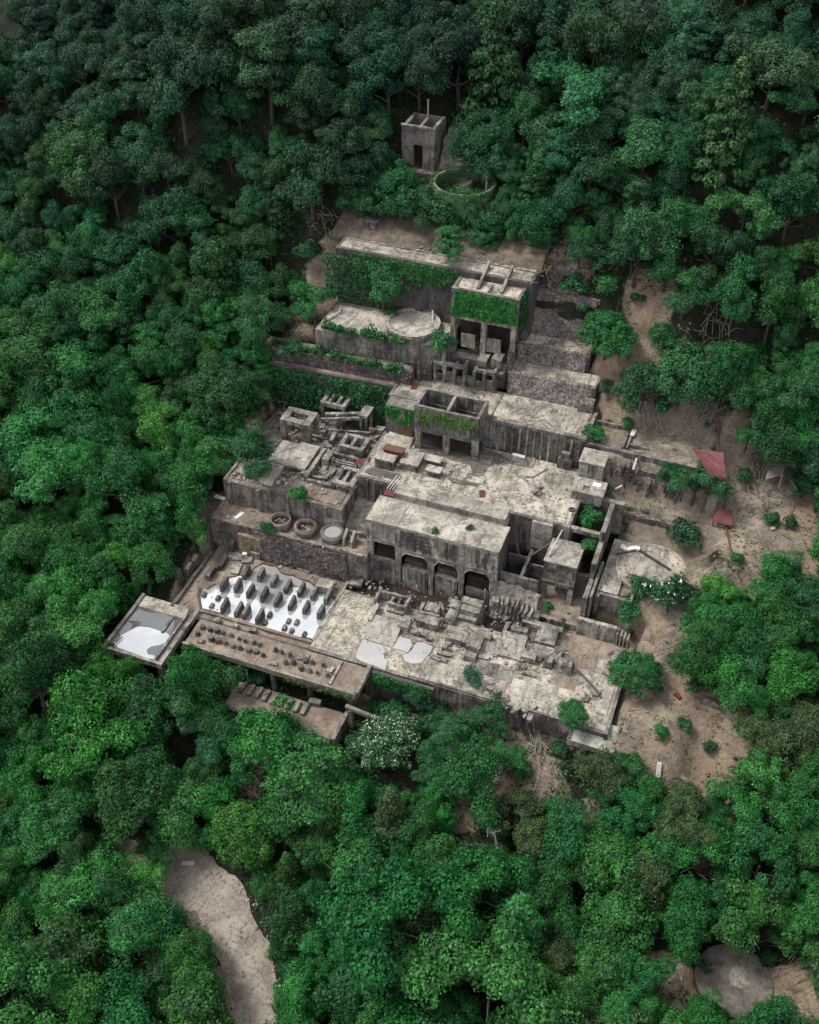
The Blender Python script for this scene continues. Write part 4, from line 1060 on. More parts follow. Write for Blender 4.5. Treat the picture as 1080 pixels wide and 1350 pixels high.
# ---- ivy covered building
t = thing('ivy_building', 'square concrete building on posts with its front wrapped in ivy', 'building', (3.5, 22.5, 20))
u0, u1, v0, v1 = -1.3, 8.2, 19.7, 25.6
k = MB(.05); k.box(u0, u1, v0, v0 + .4, 24.6, 28.7); k.box(u0, u0 + .4, v0 + .41, v1, 24.6, 28.68); k.box(u1 - .4, u1, v0 + .41, v1, 22, 28.68); k.build('walls', M['wall'], t)
k = MB(.05); k.box(u0 + .41, u1 - .41, v0 + .41, v1, 28.0, 28.5); k.build('roof', M['floor'], t)
for x in (1.9, 5.2):
    k = MB(.03); k.hexa([(x, v0 + 1.0, 28.45), (x + .35, v0 + 1.0, 28.45), (x + .35, v1, 28.45), (x, v1, 28.45)], [(x, v0 + 1.0, 28.8), (x + .35, v0 + 1.0, 28.8), (x + .35, v1, 30.3), (x, v1, 30.3)]); k.build('fin_wall', M['block'], t)
k = MB(.03); k.box(3.6, 3.8, v0 + .5, v0 + 2.4, 28.45, 28.9); k.build('kerb', M['block'], t)
for x in (u0, 3.1, u1 - .9):
    k = MB(.03); k.box(x, x + .7, v0 - .02, v0 + .7, 18.2, 24.59); k.build('leg', M['facade'], t)
k = MB(.03); k.box(u1 - .8, u1 - .02, v1 - 1.6, v1 - .6, 19, 22); k.build('leg', M['facade'], t)
k = MB(.04); k.box(u0 + .72, u1 - .92, v0 + .1, v0 + .5, 24.0, 24.59); k.build('beam', M['facade'], t)
k = MB(.1); k.box(u0 + .5, u1 - .5, v0 + 3, v0 + 3.4, 19, 24.5); k.build('inner_wall', M['mud'], t)
for a, b2 in ((.2, 2.2), (3.9, 5.9)):
    k = MB(.05, .5); k.box(a, b2, v0 + .3, v0 + .6, 19.5, 21.6); k.build('breast_wall', M['roof'], t)
mb = MB(.03); mb.box(7.35, 8.0, 19.0, 19.6, 17.6, 21.0); solo('corner_post', mb, 'stone', 'short dark post in front of the ivy building right corner', 'post')

# ---- ruined tower and ring tank among the upper trees
zt = 36.3
u, v, z = ray(551, 222, 0)
M['tower'] = concrete('tower_concrete', (.27, .235, .21), (.17, .145, .135), (.05, .042, .04), streak=.7, stain=.8, crack=.2, off=71)
t = thing('ruined_tower', 'roofless dark stone tower with a doorway, high among the trees', 'tower', (u, v, z))
w2, d2, h2 = 2.5, 2.3, 5.9
z0 = z - .6
k = MB(.06, .7)
k.box(u - w2, u - .75, v, v + .5, z0, z + h2); k.box(u + .75, u + w2, v, v + .5, z0, z + h2); k.box(u - .75, u + .75, v, v + .48, z + 3.4, z + h2)
k.box(u - w2, u - w2 + .5, v + .51, v + d2 * 2, z0, z + h2 - .02); k.box(u + w2 - .5, u + w2, v + .51, v + d2 * 2, z0, z + h2 - .02); k.box(u - w2, u + w2, v + d2 * 2, v + d2 * 2 + .5, z0, z + h2)
k.box(u - .1, u + .3, v + .51, v + d2 * 2, z + 5, z + h2 + .03)
k.build('walls', M['tower'], t)
k = MB(.03); k.box(u - w2 - .1, u + w2 + .1, v - .1, v + .3, z + h2 + .04, z + h2 + .3); k.box(u + w2 - .4, u + w2 + .1, v + .31, v + d2 * 2, z + h2 + .03, z + h2 + .28); k.build('coping', M['block'], t)
k = MB(.02); k.box(u - .1, u + .1, v + d2 * 2 - .5, v + d2 * 2 - .3, z + h2, z + h2 + 2.6); k.build('pole', M['wood'], t)
k = MB(.05); k.box(u - 4.0, u + 4.6, v - 1.4, v - .1, z - 1.6, z - .05); k.build('plinth', M['stone'], t)
mb = MB(.3, .8); mb.hexa([(u + 2.9, v + .5, z - 1.0), (u + 7.5, v + .5, z - 1.0), (u + 7.5, v + 7, z), (u + 2.9, v + 7, z)], [(u + 2.9, v + 3.2, z + 3.4), (u + 7.5, v + 3.0, z + 3.0), (u + 7.5, v + 7, z + 5), (u + 2.9, v + 7, z + 5)])
solo('rock_bank', mb, 'rubble', 'pale rocky bank right of the ruined tower', 'bank')
TOWER = (u, v, z)
ur, vr, zr = ray(612, 247, 2.6)
vr -= 3.5; zr += .6
t = thing('ring_tank', 'round ring shaped tank overgrown with ivy, high among the trees', 'tank', (ur, vr, zr))
k = MB(.05); k.ring(ur, vr + 3.5, zr - 1.5, zr + 2.6, 4.5, 4.1, 44); k.build('shell', M['mossy'], t)
k = MB(.05); k.cyl(ur, vr + 3.5, zr - 1.0, zr + .3, 4.1, n=30); k.build('bottom', M['mossy'], t)
RING = (ur, vr + 3.5, zr)
mb = MB(0); mb.tube([(ur + 3.0, vr + 4.5, zr + .2), (ur + 3.0, vr + 4.5, zr + 3.4)], .14); mb.cyl(ur + 3, vr + 4.5, zr + 3.3, zr + 3.9, .5, n=10)
solo('capped_post', mb, 'bone', 'short white post with a rusty cap inside the ring tank', 'post')

# ---- right wing
def wl(name, label, boxes, m='wall', cat='wall'):
    mb = MB(.05, .6)
    for bx in boxes: mb.box(*bx)
    return solo(name, mb, m, label, cat)
t = thing('gravel_roof_hut', 'block with a gravelled flat roof standing on two pale legs', 'building', (22.4, -3.4, 1))
k = MB(.05, .6); k.box(20.3, 24.4, -5.6, -1.2, 4.7, 7.75); k.build('walls', M['block'], t)
k = MB(.05, .6); k.box(20.2, 24.5, -5.65, -1.1, 7.77, 7.95); k.build('roof', M['roof'], t)
k = MB(.04); k.box(20.25, 24.45, -5.8, -5.2, 4.1, 4.68); k.build('beam', M['wall'], t)
for x in (20.3, 23.75):
    k = MB(.03); k.box(x, x + .65, -5.75, -5.1, .6, 4.09); k.build('leg', M['facade'], t)
    k = MB(.03); k.box(x, x + .6, -2.0, -1.4, .6, 4.68); k.build('leg', M['wall'], t)
mb = MB(.2, .6); mb.hexa([(19.9, -8.2, -.5), (26.0, -8.2, -.5), (26.0, -.9, -.5), (19.9, -.9, -.5)], [(19.9, -8.2, .7), (26.0, -8.2, .5), (26.0, -.9, 3.0), (19.9, -.9, 2.4)])
struct(mb.build('earth_floor', M['brown']))
t = thing('open_pit', 'two square roofless pits between the arched building and gravelled roof', 'pit', (17.3, -4.5, 2))
k = MB(.1); k.box(14.95, 20.1, -6.4, -.95, 1.2, 2.2); k.build('bottom', M['mud'], t)
k = MB(.05); k.box(15.0, 20.0, -6.8, -6.42, 1.5, 5.0); k.box(17.5, 17.9, -6.4, -.95, 1.5, 5.0); k.box(15.0, 17.48, -3.1, -2.8, 2, 5.05); k.box(17.92, 20, -3.2, -2.9, 2, 4.2); k.build('walls', M['wall'], t)
mb = MB(.02); mb.bar((17.8, -3.0, 5.5), (20.6, -1.6, 8.0), .25, .2); mb.bar((15.2, -1.2, 7.0), (16.4, -2.8, 4.8), .15, .15); solo('fallen_rails', mb, 'rust', 'rusty rails fallen across the square pits', 'rails')
mb = MB(.35, .5); mb.hexa([(14.6, -9.2, -1), (20.6, -10.6, -1), (20.6, -6.9, -1), (14.6, -6.9, -1)], [(14.6, -8.8, 1.8), (20.6, -9.9, .9), (20.6, -6.9, 3.2), (14.6, -6.9, 3.6)])
for i in range(9):
    x = 14.8 + i * .62; mb.box(x, x + .28, -9.4 - i * .1, -8.2, .2, 2.3 + .4 * (i % 2))
solo('rubble_bank', mb, 'rubble', 'steep bank of broken concrete at the foot of the square pits', 'rubble bank')
wl('front_wall', 'low stained wall below the gravelled roof block', [(20.7, 26.0, -8.7, -8.25, -.4, 1.0), (22, 22.5, -9, -8.71, -.4, 1.2)], 'wallrust')
wl('cross_wall', 'long stepped wall running downhill right of the plant filled pit', [(26.0, 26.6, -.4, 6.0, 5, 10.1), (26.05, 26.65, -4.8, -.41, 3, 8.6), (26.1, 26.7, -8.4, -4.81, .5, 6.0), (26.9, 27.2, -8.2, -1.5, 2, 6.3)])
wl('pit_beam', 'beam across the middle of the plant filled pit', [(21.9, 25.99, -.75, -.15, 9.3, 9.9)], 'block', 'beam')
wl('pit_back_wall', 'back wall of the plant filled pit under the stepped hut', [(21.9, 27.8, 5.5, 6.2, 5, 10.2)])
wl('pit_front_wall', 'dark inner wall below the beam of the plant filled pit', [(21.95, 25.9, -4.7, -4.3, 2, 6.0), (24.7, 25.95, -4.0, -3.6, 3, 5.2)], 'dark')
wl('panel_wall', 'pale panelled low wall right of the rubble bank', [(26.0, 31.0, -9.1, -8.6, -.4, 2.8)] + [(26.2 + i * 1.2, 26.35 + i * 1.2, -9.2, -9.11, -.2, 2.7) for i in range(4)], 'roof')
wl('small_crate_frame', 'dark timber crib at the right end of the panelled wall', [(31.1 + i * .45, 31.3 + i * .45, -9.3, -8.2, -.3, 2.2 - .2 * i) for i in range(4)], 'wood', 'crib')
wl('yard_wall', 'stained low wall along the front of the round pad', [(27.4, 31.6, -6.3, -5.9, 2.2, 5.25), (27.4, 27.9, -7.0, -6.31, 1.5, 5.4), (31.61, 31.95, -6.3, -3.6, 2.6, 5.3)])
wl('stone_retaining_wall', 'dark purple stone wall behind the round pad', [(27.3, 34.6, 5.9, 6.6, 4.6, 8.6)], 'stone')
mb = MB(.04); cx, cy = 33.1, .6
mb.cyl(cx, cy, 4.7, 5.12, 4.6, n=48); o = mb
t = thing('round_pad', 'flat round concrete pad with faint ring marks, right side', 'pad', (cx, cy, 4.7))
mb.build('disc', M['floor'], t)
k = MB(.02); k.ring(cx, cy, 5.0, 5.2, 4.6, 4.35, 48); k.build('rim', M['roof'], t)
k = MB(.02); k.ring(cx - .6, cy + .2, 5.05, 5.16, 2.9, 2.8, 40); k.build('ring_mark', M['roof'], t)
k = MB(.04); k.box(27.4, 30.0, -5.5, 4.6, 4.6, 5.06); k.build('slab', M['floor'], t)
mb = MB(.02); mb.bar(at(843, 726, 5.3) + (5.5,), at(884, 751, 5.3) + (5.4,), .22, .2); solo('dark_pole', mb, 'pipe', 'dark brown pole lying across the round pad', 'pole')
mb = MB(.02); mb.bar(at(812, 730, 5.3) + (5.35,), at(838, 726, 5.3) + (5.4,), .15, .15); solo('thin_bar', mb, 'rust', 'short rusty bar at the left tip of the dark pole', 'bar')
mb = MB(.12, .3); a = [at(x, y, 5.3) + (5.5,) for x, y in ((818, 720), (826, 725), (836, 723), (843, 725))]
for p1, p2 in zip(a, a[1:]): mb.bar(p1, p2, .6, .3)
solo('white_sheet', mb, 'pale', 'crumpled white plastic sheet on the round pad', 'plastic sheet')
# stepped hut
t = thing('stepped_hut', 'grey hut in two steps with a square hole in its lower roof', 'hut', (22.6, 7.5, 10))
k = MB(.04); k.box(20.9, 24.1, 7.7, 10.6, 10, 13.9); k.build('upper_block', M['block'], t)
k = MB(.03); k.box(20.8, 24.2, 7.6, 10.7, 13.92, 14.12); k.build('upper_roof', M['roof'], t)
k = MB(.04); k.box(20.9, 24.9, 4.8, 7.58, 9.6, 11.3); k.build('lower_block', M['block'], t)
k = MB(.03); k.box(20.7, 22.1, 4.6, 7.68, 11.32, 11.52); k.box(23.0, 25.0, 4.6, 7.68, 11.32, 11.52); k.box(22.1, 23.0, 4.6, 5.2, 11.32, 11.51); k.box(22.1, 23.0, 6.2, 7.68, 11.32, 11.51); k.build('lower_roof', M['roof'], t)
k = MB(.02); k.box(23.2, 24.3, 6.3, 7.0, 11.53, 11.7); k.build('hatch', M['pale'], t)
k = MB(.02); k.box(22.1, 23.0, 5.2, 6.2, 11.2, 11.31); k.build('hole', M['pipe'], t)  # plate under the opening, depth shade painted as dark colour
# long parapet
wl('long_parapet', 'long narrow wall top running right from the stepped hut to the red shed', [(20.95, 37.8, 11.2, 11.75, 9.6, 14.4), (25.4, 25.75, 11.76, 16, 13.5, 14.7), (26.0, 26.3, 11.76, 15.6, 13.5, 14.7), (20.95, 25.7, 16.0, 16.35, 13.6, 14.8), (20.95, 21.25, 11.76, 16, 13.6, 14.8), (26.4, 29.0, 12.6, 12.9, 14, 14.7)], 'wall')
mb = MB(.15, .4)
for i in range(16):
    x = 24.9 + i * .62; mb.box(x, x + .3, 9.3 + random.uniform(0, 1.2), 11.1, 9.2, 10.2 + random.uniform(.4, 3.0))
mb.box(24.9, 34.6, 10.6, 11.15, 9.2, 12.4)
solo('broken_piers', mb, 'stone', 'row of broken dark piers below the long parapet', 'ruin')
for i, (q, lb) in enumerate([((834, 574), 'white board on the ledge right of the twin kerbs'), ((812, 644), 'small white scrap below the broken piers'), ((833, 632), 'pale leaning plank among the broken piers')]):
    u, v, z = ray(*q)
    mb = MB(.02); mb.bar((u, v - .7, 14.75 if i == 0 else z + .3 + (i == 2)), (u + .1 + .6 * (i == 1), v + .7 - .5 * (i == 1), 14.8 if i == 0 else z + .35 + 2 * (i == 2)), .55 if i == 0 else .25, .12)
    solo('board', mb, 'pale' if i < 2 else 'bone', lb, 'board')
# red sheds
for nm, lb, pts, ps in (('red_shed', 'larger torn red metal roof on the slope at the parapet end', [(34.4, 13.6, 15.6), (37.2, 9.2, 15.3), (39.4, 9.3, 15.2), (38.2, 13.0, 16.4)], [(37.4, 9.5), (39.1, 9.6), (38.1, 12.7)]),
                        ('red_shed', 'smaller red metal roof on posts below the larger one', [(39.0, 7.2, 9.6), (41.5, 7.2, 9.6), (41.2, 9.3, 10.4), (39.2, 9.2, 10.4)], [(39.2, 7.4), (41.3, 7.4), (39.4, 9.0), (41.0, 9.1)])):
    t = thing(nm, lb, 'shed', (*ps[0], ground(*ps[0])))
    k = MB(.08, .5); k.hexa([Vector(p) - Vector((0, 0, .06)) for p in pts], pts); k.build('roof', M['red'], t)
    for x, y in ps:
        k = MB(.02); k.box(x - .1, x + .1, y - .1, y + .1, ground(x, y) - .5, pts[1][2] + .05); k.build('post', M['rust'], t)
    k = MB(.15, .5); x, y = ps[0]; k.box(x + .3, x + 1.8, y + .2, y + 1.6, ground(x, y) - .4, pts[0][2] - .7); k.build('crib', M['wood'], t)
mb = MB(.03)
for a, b2 in (((943, 540), (957, 640)), ((956, 650), (964, 745))):
    u, v, z = ray(*a); u2, v2, z2 = ray(*b2); mb.tube([(lerp(u, u2, i / 6), lerp(v, v2, i / 6), ground(lerp(u, u2, i / 6), lerp(v, v2, i / 6)) + .25) for i in range(7)], .12)
solo('rusty_rail', mb, 'rust', 'rusty rail running straight down the bare slope past the red roofs', 'rail')
t = None
u, v, z = ray(1030, 632)
t = thing('collapsed_shack', 'grey collapsed timber shack at the right edge of the bare slope', 'shack', (u, v, z))
k = MB(.05); k.hexa([(u - 2, v - 1.6, z + .5), (u, v - 1.6, z + 1.9), (u, v + 1.8, z + 2.1), (u - 2, v + 1.8, z + .8)], [(u - 2, v - 1.6, z + .6), (u, v - 1.6, z + 2.0), (u, v + 1.8, z + 2.2), (u - 2, v + 1.8, z + .9)]); k.build('roof', M['wood'], t)
k = MB(.05); k.hexa([(u + .02, v - 1.6, z + 1.9), (u + 2.2, v - 2.0, z + .3), (u + 2.4, v + 1.2, z + .5), (u + .02, v + 1.8, z + 2.1)], [(u + .02, v - 1.6, z + 2.0), (u + 2.2, v - 2.0, z + .4), (u + 2.4, v + 1.2, z + .6), (u + .02, v + 1.8, z + 2.2)]); k.build('roof', M['block'], t)
for x, y in ((-.1, -1.4), (-.1, 1.6), (-1.8, -1.4), (2.0, -1.8)):
    k = MB(.02); k.box(u + x - .1, u + x + .1, v + y - .1, v + y + .1, z - .6, z + (1.85 if x == -.1 else .5)); k.build('post', M['wood'], t)
# big disc at the bottom right
u, v, z = ray(966, 1296)
t = thing('stone_disc', 'large flat round concrete disc on the forest floor, lower right corner', 'disc', (u, v, z))
M['disc'] = concrete('mossy_disc_concrete', (.2, .17, .15), (.13, .11, .098), (.05, .042, .036), stain=.6, crack=.2, moss=.7, off=23)
k = MB(.03); k.cyl(u, v, z - .8, z + .55, 4.1, 4.05, n=60); k.build('disc', M['disc'], t)
k = MB(.05); k.cyl(u + .6, v + .5, z + .5, z + .6, 1.2, n=14); k.build('hub', M['mossy'], t)
DISC = (u, v, z)
# kerbs and boards on the eroded apron
mb = MB(.05)
a = [ray(x, y) for x, y in ((925, 926), (940, 932), (955, 940), (966, 950), (970, 962))]
for p1, p2 in zip(a, a[1:]): mb.bar((p1[0], p1[1], p1[2] + .6), (p2[0], p2[1], p2[2] + .6), .5, 1.0)
solo('curved_kerb', mb, 'block', 'curved concrete kerb at the top of the eroded gully', 'kerb')
for q, lb, m, dd in [((869, 1010), 'white plank stuck in the eroded red soil', 'pale', (.4, -1.6)), ((897, 1026), 'dark thin plank at the foot of the eroded gully', 'wood', (1.6, -.4)), ((890, 916), 'red scrap by the brushwood pile near the round bush', 'red', (.7, -.5)), ((967, 1001), 'pale stone block on the right side of the eroded gully', 'block', (.7, .1)), ((863, 975), 'dark square block in the eroded soil', 'rust', (.9, 0)), ((240, 1141), 'pale boards thrown down beside the gravel road', 'bone', (1.4, .6)), ((1015, 700), 'small pale stone lump on the bare slope beside the thin tree', 'rubble', (.5, .2))]:
    u, v, z = ray(*q)
    mb = MB(.03, .4); mb.bar((u, v, z + .35), (u + dd[0], v + dd[1], surf(u + dd[0], v + dd[1]) + .35), .5, .3)
    solo('scrap', mb, m, lb, 'scrap')
# ================================================================== PLANTS
def leaf_mesh(name, P, N, S, m, asp=.62):
    """one small pointed leaf-cluster face at every P, facing N, of size S"""
    k = len(P)
    N = N / (np.linalg.norm(N, axis=1, keepdims=True) + 1e-9)
    r = rng.normal(size=(k, 3))
    A = np.cross(N, r); A /= (np.linalg.norm(A, axis=1, keepdims=True) + 1e-9)
    B = np.cross(N, A)
    S = S[:, None]
    bend = N * S * .22
    V = np.stack([P - A * S, P - B * S * asp + bend, P + A * S, P + B * S * asp + bend], 1).reshape(-1, 3)
    me = bpy.data.meshes.new(name)
    me.vertices.add(k * 4); me.loops.add(k * 4); me.polygons.add(k)
    me.vertices.foreach_set('co', V.ravel())
    me.loops.foreach_set('vertex_index', np.arange(k * 4))
    me.polygons.foreach_set('loop_start', np.arange(k) * 4)
    me.polygons.foreach_set('loop_total', np.full(k, 4))
    me.materials.append(m)
    me.update()
    return me
def unit(k, zlo=-1.0):
    z = rng.uniform(zlo, 1, k); a = rng.uniform(0, 2 * np.pi, k); q = np.sqrt(np.maximum(0, 1 - z * z))
    return np.stack([q * np.cos(a), q * np.sin(a), z], 1)
def crown(name, Rr, H, base, ncl, cr, per, leaf, flat=.75, shape='dome', m=None):
    C, rad = [], []
    for i in range(ncl):
        if shape == 'dome':
            if i == 0:
                nl = int(rng.integers(5, 9))
                LD = unit(nl, .0); LF = rng.uniform(.5, 1.08, nl)
                LD[0] = (.1, .1, 1)
            q = int(rng.integers(nl))
            d = LD[q] * LF[q] * rng.uniform(.62, 1.0) + rng.normal(size=3) * np.array((.2, .2, .13))
            C.append([d[0] * Rr, d[1] * Rr, base + max(-.3, d[2]) * H])
        elif shape == 'ball':
            d = unit(1, -.25)[0]; f = rng.uniform(.55, 1) ** .6
            C.append([d[0] * Rr * f * rng.uniform(.8, 1.12), d[1] * Rr * f * rng.uniform(.8, 1.12), base + d[2] * H * f])
        elif shape == 'layer':
            t = i / ncl; z = base - .2 * H + 1.2 * H * (t // .2 * .2 + rng.uniform(0, .07)); a = rng.uniform(0, 6.283); q = Rr * (1 - .62 * t) * rng.uniform(.35, 1.05)
            C.append([q * math.cos(a), q * math.sin(a), z - .12 * q])
        elif shape == 'cone':
            t = (i + .5) / ncl; a = i * 2.4; q = Rr * (1 - t) ** .8 * rng.uniform(.6, 1.05)
            C.append([q * math.cos(a), q * math.sin(a), base - .3 * H + 1.35 * H * t])
        rad.append(cr * rng.uniform(.5, 1.45) * (1 if shape != 'cone' else .6 + .6 * (1 - i / ncl)))
    C = np.array(C); rad = np.array(rad)
    idx = np.repeat(np.arange(ncl), (per * (rad / cr) ** 1.8).astype(int))
    d = unit(len(idx), -.55)
    lump = 1 + .22 * np.sin(d[:, 0] * 5 + idx) * np.sin(d[:, 1] * 5 + 2 * idx)
    sc = np.stack([np.ones(len(idx)), np.ones(len(idx)), np.full(len(idx), flat)], 1)
    P = C[idx] + d * (rad[idx] * rng.uniform(.62, 1.08, len(idx)) * lump)[:, None] * sc
    cen = np.array([0, 0, base - .3 * H])
    out = P - cen; out /= np.linalg.norm(out, axis=1, keepdims=True)
    N = d * .75 + out * .3 + rng.normal(size=d.shape) * .42 + np.array([0, 0, .35])
    S = leaf * rng.uniform(.45, 1.55, len(idx))
    return leaf_mesh(name, P, N, S, m or M['leaf'])
def trunk(name, h, r, Rr, nl=5):
    k = MB(0)
    k.tube([(0, 0, -.8), (.1, .05, h * .4), (-.05, .15, h * .8), (.1, .1, h * 1.15)], r, r * .4, 7)
    for i in range(nl):
        a = i * 6.283 / nl + random.uniform(-.4, .4); z = h * random.uniform(.55, .85); q = Rr * random.uniform(.5, .8)
        k.tube([(0, .05, z), (q * .5 * c_(a), q * .5 * s_(a), z + h * .2), (q * c_(a), q * s_(a), z + h * random.uniform(.3, .5))], r * .45, r * .12, 5)
    me = bpy.data.meshes.new(name)
    me.from_pydata(k.v, [], k.f)
    me.materials.append(M['bark'])
    return me
PROTO = {'ever': [], 'broad': [], 'layer': [], 'tight': [], 'cone': [], 'bush': []}
for i in range(6):
    Rr = 3.4 + .25 * (i % 3); H = 3.0 + .35 * (i % 2); h = 4.2
    PROTO['broad'].append((crown('broadleaf_crown', Rr, H, h, 46 + 3 * i, 1.0, 380, .105, .72), trunk('broadleaf_trunk', h, .26, Rr), Rr, h + H))
for i in range(4):
    Rr, H, h = 3.3 + .2 * i, 4.0, 3.4
    PROTO['ever'].append((crown('evergreen_crown', Rr, H, h, 62 + 4 * i, .92, 340, .105, .8), trunk('evergreen_trunk', h, .26, Rr), Rr, h + H))
for i in range(3):
    Rr, H, h = 3.7, 4.2, 3.8
    PROTO['layer'].append((crown('layered_crown', Rr, H, h, 48, 1.05, 380, .115, .42, 'layer'), trunk('layered_trunk', h + 1.5, .24, Rr), Rr, h + H * .9))
for i in range(4):
    Rr, H, h = 3.1, 3.0, 2.9
    PROTO['tight'].append((crown('dense_crown', Rr, H, h, 64, .78, 260, .1, .85, 'ball'), trunk('dense_trunk', h, .22, Rr), Rr, h + H))
PROTO['ball'] = [(crown('ball_crown', 3.4, 3.0, 3.0, 110, .62, 190, .1, .95, 'ball'), trunk('ball_trunk', 2.6, .2, 3.0), 3.4, 6.0)]
for i in range(2):
    Rr, H, h = 2.7, 6.5, 3.2
    PROTO['cone'].append((crown('conifer_crown', Rr, H, h, 54, .85, 150, .15, .5, 'cone'), trunk('conifer_trunk', h + 3.5, .22, 1.5), Rr, h + H))
for i in range(4):
    PROTO['bush'].append((crown('bush_foliage', 1.0, .85, .55, 26, .36, 110, .075, .85), trunk('bush_stem', .6, .06, .7), 1.0, 1.4))
KIND = {'ball': ('dense_tree', 'tree'), 'ever': ('evergreen_tree', 'evergreen tree'), 'broad': ('broadleaf_tree', 'broadleaf tree'), 'layer': ('layered_tree', 'tiered tree'), 'tight': ('dense_tree', 'tree'), 'cone': ('conifer_tree', 'conifer'), 'bush': ('bush', 'bush')}
used = set()
def plant(kind, u, v, z, s, colr, label, group=None, sz=1.0, m=None):
    cm, tm, Rr, Ht = PROTO[kind][rng.integers(len(PROTO[kind]))]
    nm, cat = KIND[kind]
    t = thing(nm, label, cat, (u, v, z), group)
    t.rotation_euler = (0, 0, rng.uniform(0, 6.28))
    t.scale = (s, s, s * sz)
    c = bpy.data.objects.new('crown' if kind != 'bush' else 'foliage', cm)
    col.objects.link(c); c.parent = t
    c.color = (*colr, 1)
    if m:
        c.data = cm.copy(); c.data.materials[0] = m
    k = bpy.data.objects.new('trunk' if kind != 'bush' else 'stem', tm)
    col.objects.link(k); k.parent = t
    return t
def tint(px, py, bright=1.0):
    """leaf colour by frame position; vignette darkening towards the top is painted in"""
    base = np.array((.0165, .108, .0245))
    top = np.array((.011, .055, .028))  # darker upper leaves carry the vignetting in their colour
    t = min(1, max(0, (560 - py) / 480))
    if px > 620 and py < 420: top = np.array((.017, .080, .036))
    c = base * (1 - t) + top * t
    return c * np.exp(np.clip(rng.normal(0, .24), -.5, .42)) * np.array((rng.uniform(.7, 1.8), 1, rng.uniform(.8, 1.15))) * bright
# what stays free of trees in the picture: the ruin, the bare soil, the road, the disc
CLEAR = [[(140, 850), (185, 795), (215, 770), (225, 745), (245, 735), (300, 705), (285, 640), (330, 620), (345, 570), (352, 540), (350, 525), (368, 470), (405, 430), (430, 400), (392, 372), (385, 325), (440, 300), (490, 285), (560, 300), (640, 330), (740, 335), (770, 350), (830, 365), (860, 420), (800, 410), (775, 480), (810, 500), (820, 545), (880, 575), (930, 530), (965, 560), (975, 640), (1080, 640), (1080, 830), (1040, 800), (975, 740), (930, 760), (905, 830), (880, 870), (910, 900), (975, 940), (990, 1000), (930, 1050), (870, 1015), (820, 990), (755, 965), (700, 955), (650, 935), (560, 900), (480, 930), (455, 970), (420, 965), (310, 930), (250, 865), (212, 890)],
         [(190, 1195), (205, 1150), (245, 1118), (300, 1122), (340, 1185), (352, 1260), (368, 1360), (305, 1360), (298, 1270), (262, 1220), (225, 1205)],
         [(915, 1290), (930, 1250), (975, 1240), (1010, 1290), (1012, 1330), (980, 1350), (930, 1340)], [(1000, 1240), (1060, 1250), (1060, 1350), (1010, 1350)],
         [(860, 1250), (905, 1255), (905, 1310), (870, 1310)],
         [(528, 150), (600, 145), (608, 235), (650, 235), (650, 268), (580, 275), (565, 240), (520, 225)],
         [(215, 950), (255, 950), (262, 1005), (225, 1010)], [(690, 960), (745, 990), (735, 1040), (690, 1030)], [(930, 420), (965, 440), (950, 490), (930, 470)], [(600, 1060), (650, 1070), (650, 1120), (600, 1110)], [(465, 975), (490, 940), (540, 940), (565, 975), (555, 1030), (480, 1030)]]
def blocked(px, py, rp, k=.72):
    for P_ in CLEAR:
        if inpoly(px, py, P_): return True
        for a in range(8):
            if inpoly(px + k * rp * c_(a * .785), py + k * rp * s_(a * .785), P_): return True
    return False
def adj(colr):
    g_, r_ = colr[1], colr[0] / colr[1]
    a = 'dark' if g_ < .066 else ('bright' if g_ > .112 else 'mid green')
    b2 = 'bluish' if colr[2] / colr[1] > .52 else ('yellowish' if r_ > .33 else 'leafy')
    return a, b2
KN = {'ever': 'tall domed evergreen', 'broad': 'round crowned tree', 'layer': 'spreading tiered tree', 'tight': 'dense small leaved tree', 'cone': 'pointed conifer', 'bush': 'bush'}
def place_label(kind, colr, px, py):
    a, b2 = adj(colr)
    X, Y = round(px / 10.8, 0), round(py / 13.5, 0)
    X, Y = min(100, max(0, int(X))), min(100, max(0, int(Y)))
    while (X, Y) in used: X += 1
    used.add((X, Y))
    return f'{a} {b2} {KN[kind]} in the forest, {X}% across, {Y}% down the photo'
# forest
spots = []
tries = 0
while tries < 38000:
    tries += 1
    v = rng.uniform(-80, 84); u = rng.uniform(-85, 100)
    if -27 < u < 34 and -33 < v < 29.5: continue
    s = float(np.clip(np.exp(rng.normal(0, .24)), .62, 1.65)) * (1.08 if v < -30 else 1)
    if any((u - a) ** 2 + (v - b2) ** 2 < ((1.8 if v < 25 else 1.62) * (s + s2)) ** 2 for a, b2, s2 in spots): continue
    z = ground(u, v) - (.9 if v > 20 else .3)
    px, py, d = pix(u, v, z + 4.5 * s)
    rp = 3.6 * s * FPX / d
    if not (-rp * 1.2 < px < 1080 + rp * 1.2 and -rp * 1.0 < py < 1350 + rp * 1.6): continue
    if blocked(px, py, rp): continue
    # nothing may stand where its trunk would be on bare ground
    g0 = pix(u, v, z)
    if any(inpoly(g0[0], g0[1], P_) for P_ in CLEAR[:2]) and py > 500: continue
    spots.append((u, v, s))
    r = rng.random()
    if py > 880: kd = 'broad' if r < .5 else ('layer' if r < .62 else ('tight' if r < .84 else ('ever' if r < .98 else 'cone')))
    else: kd = 'ever' if r < .44 else ('broad' if r < .72 else ('layer' if r < .88 else ('tight' if r < .96 else 'cone')))
    cl = tint(px, py)
    if rng.random() < .09: cl = cl * np.array((1.4, 1.3, 1.0))
    if py > 900 and px > 500 and rng.random() < .16: cl = np.array((.045, .085, .03)) * rng.uniform(.8, 1.1)
    plant(kd, u, v, z, s, cl, place_label(kd, cl, px, py), 'forest trees around the ruin', rng.uniform(.85, 1.4))
tries = 0
ny = 0
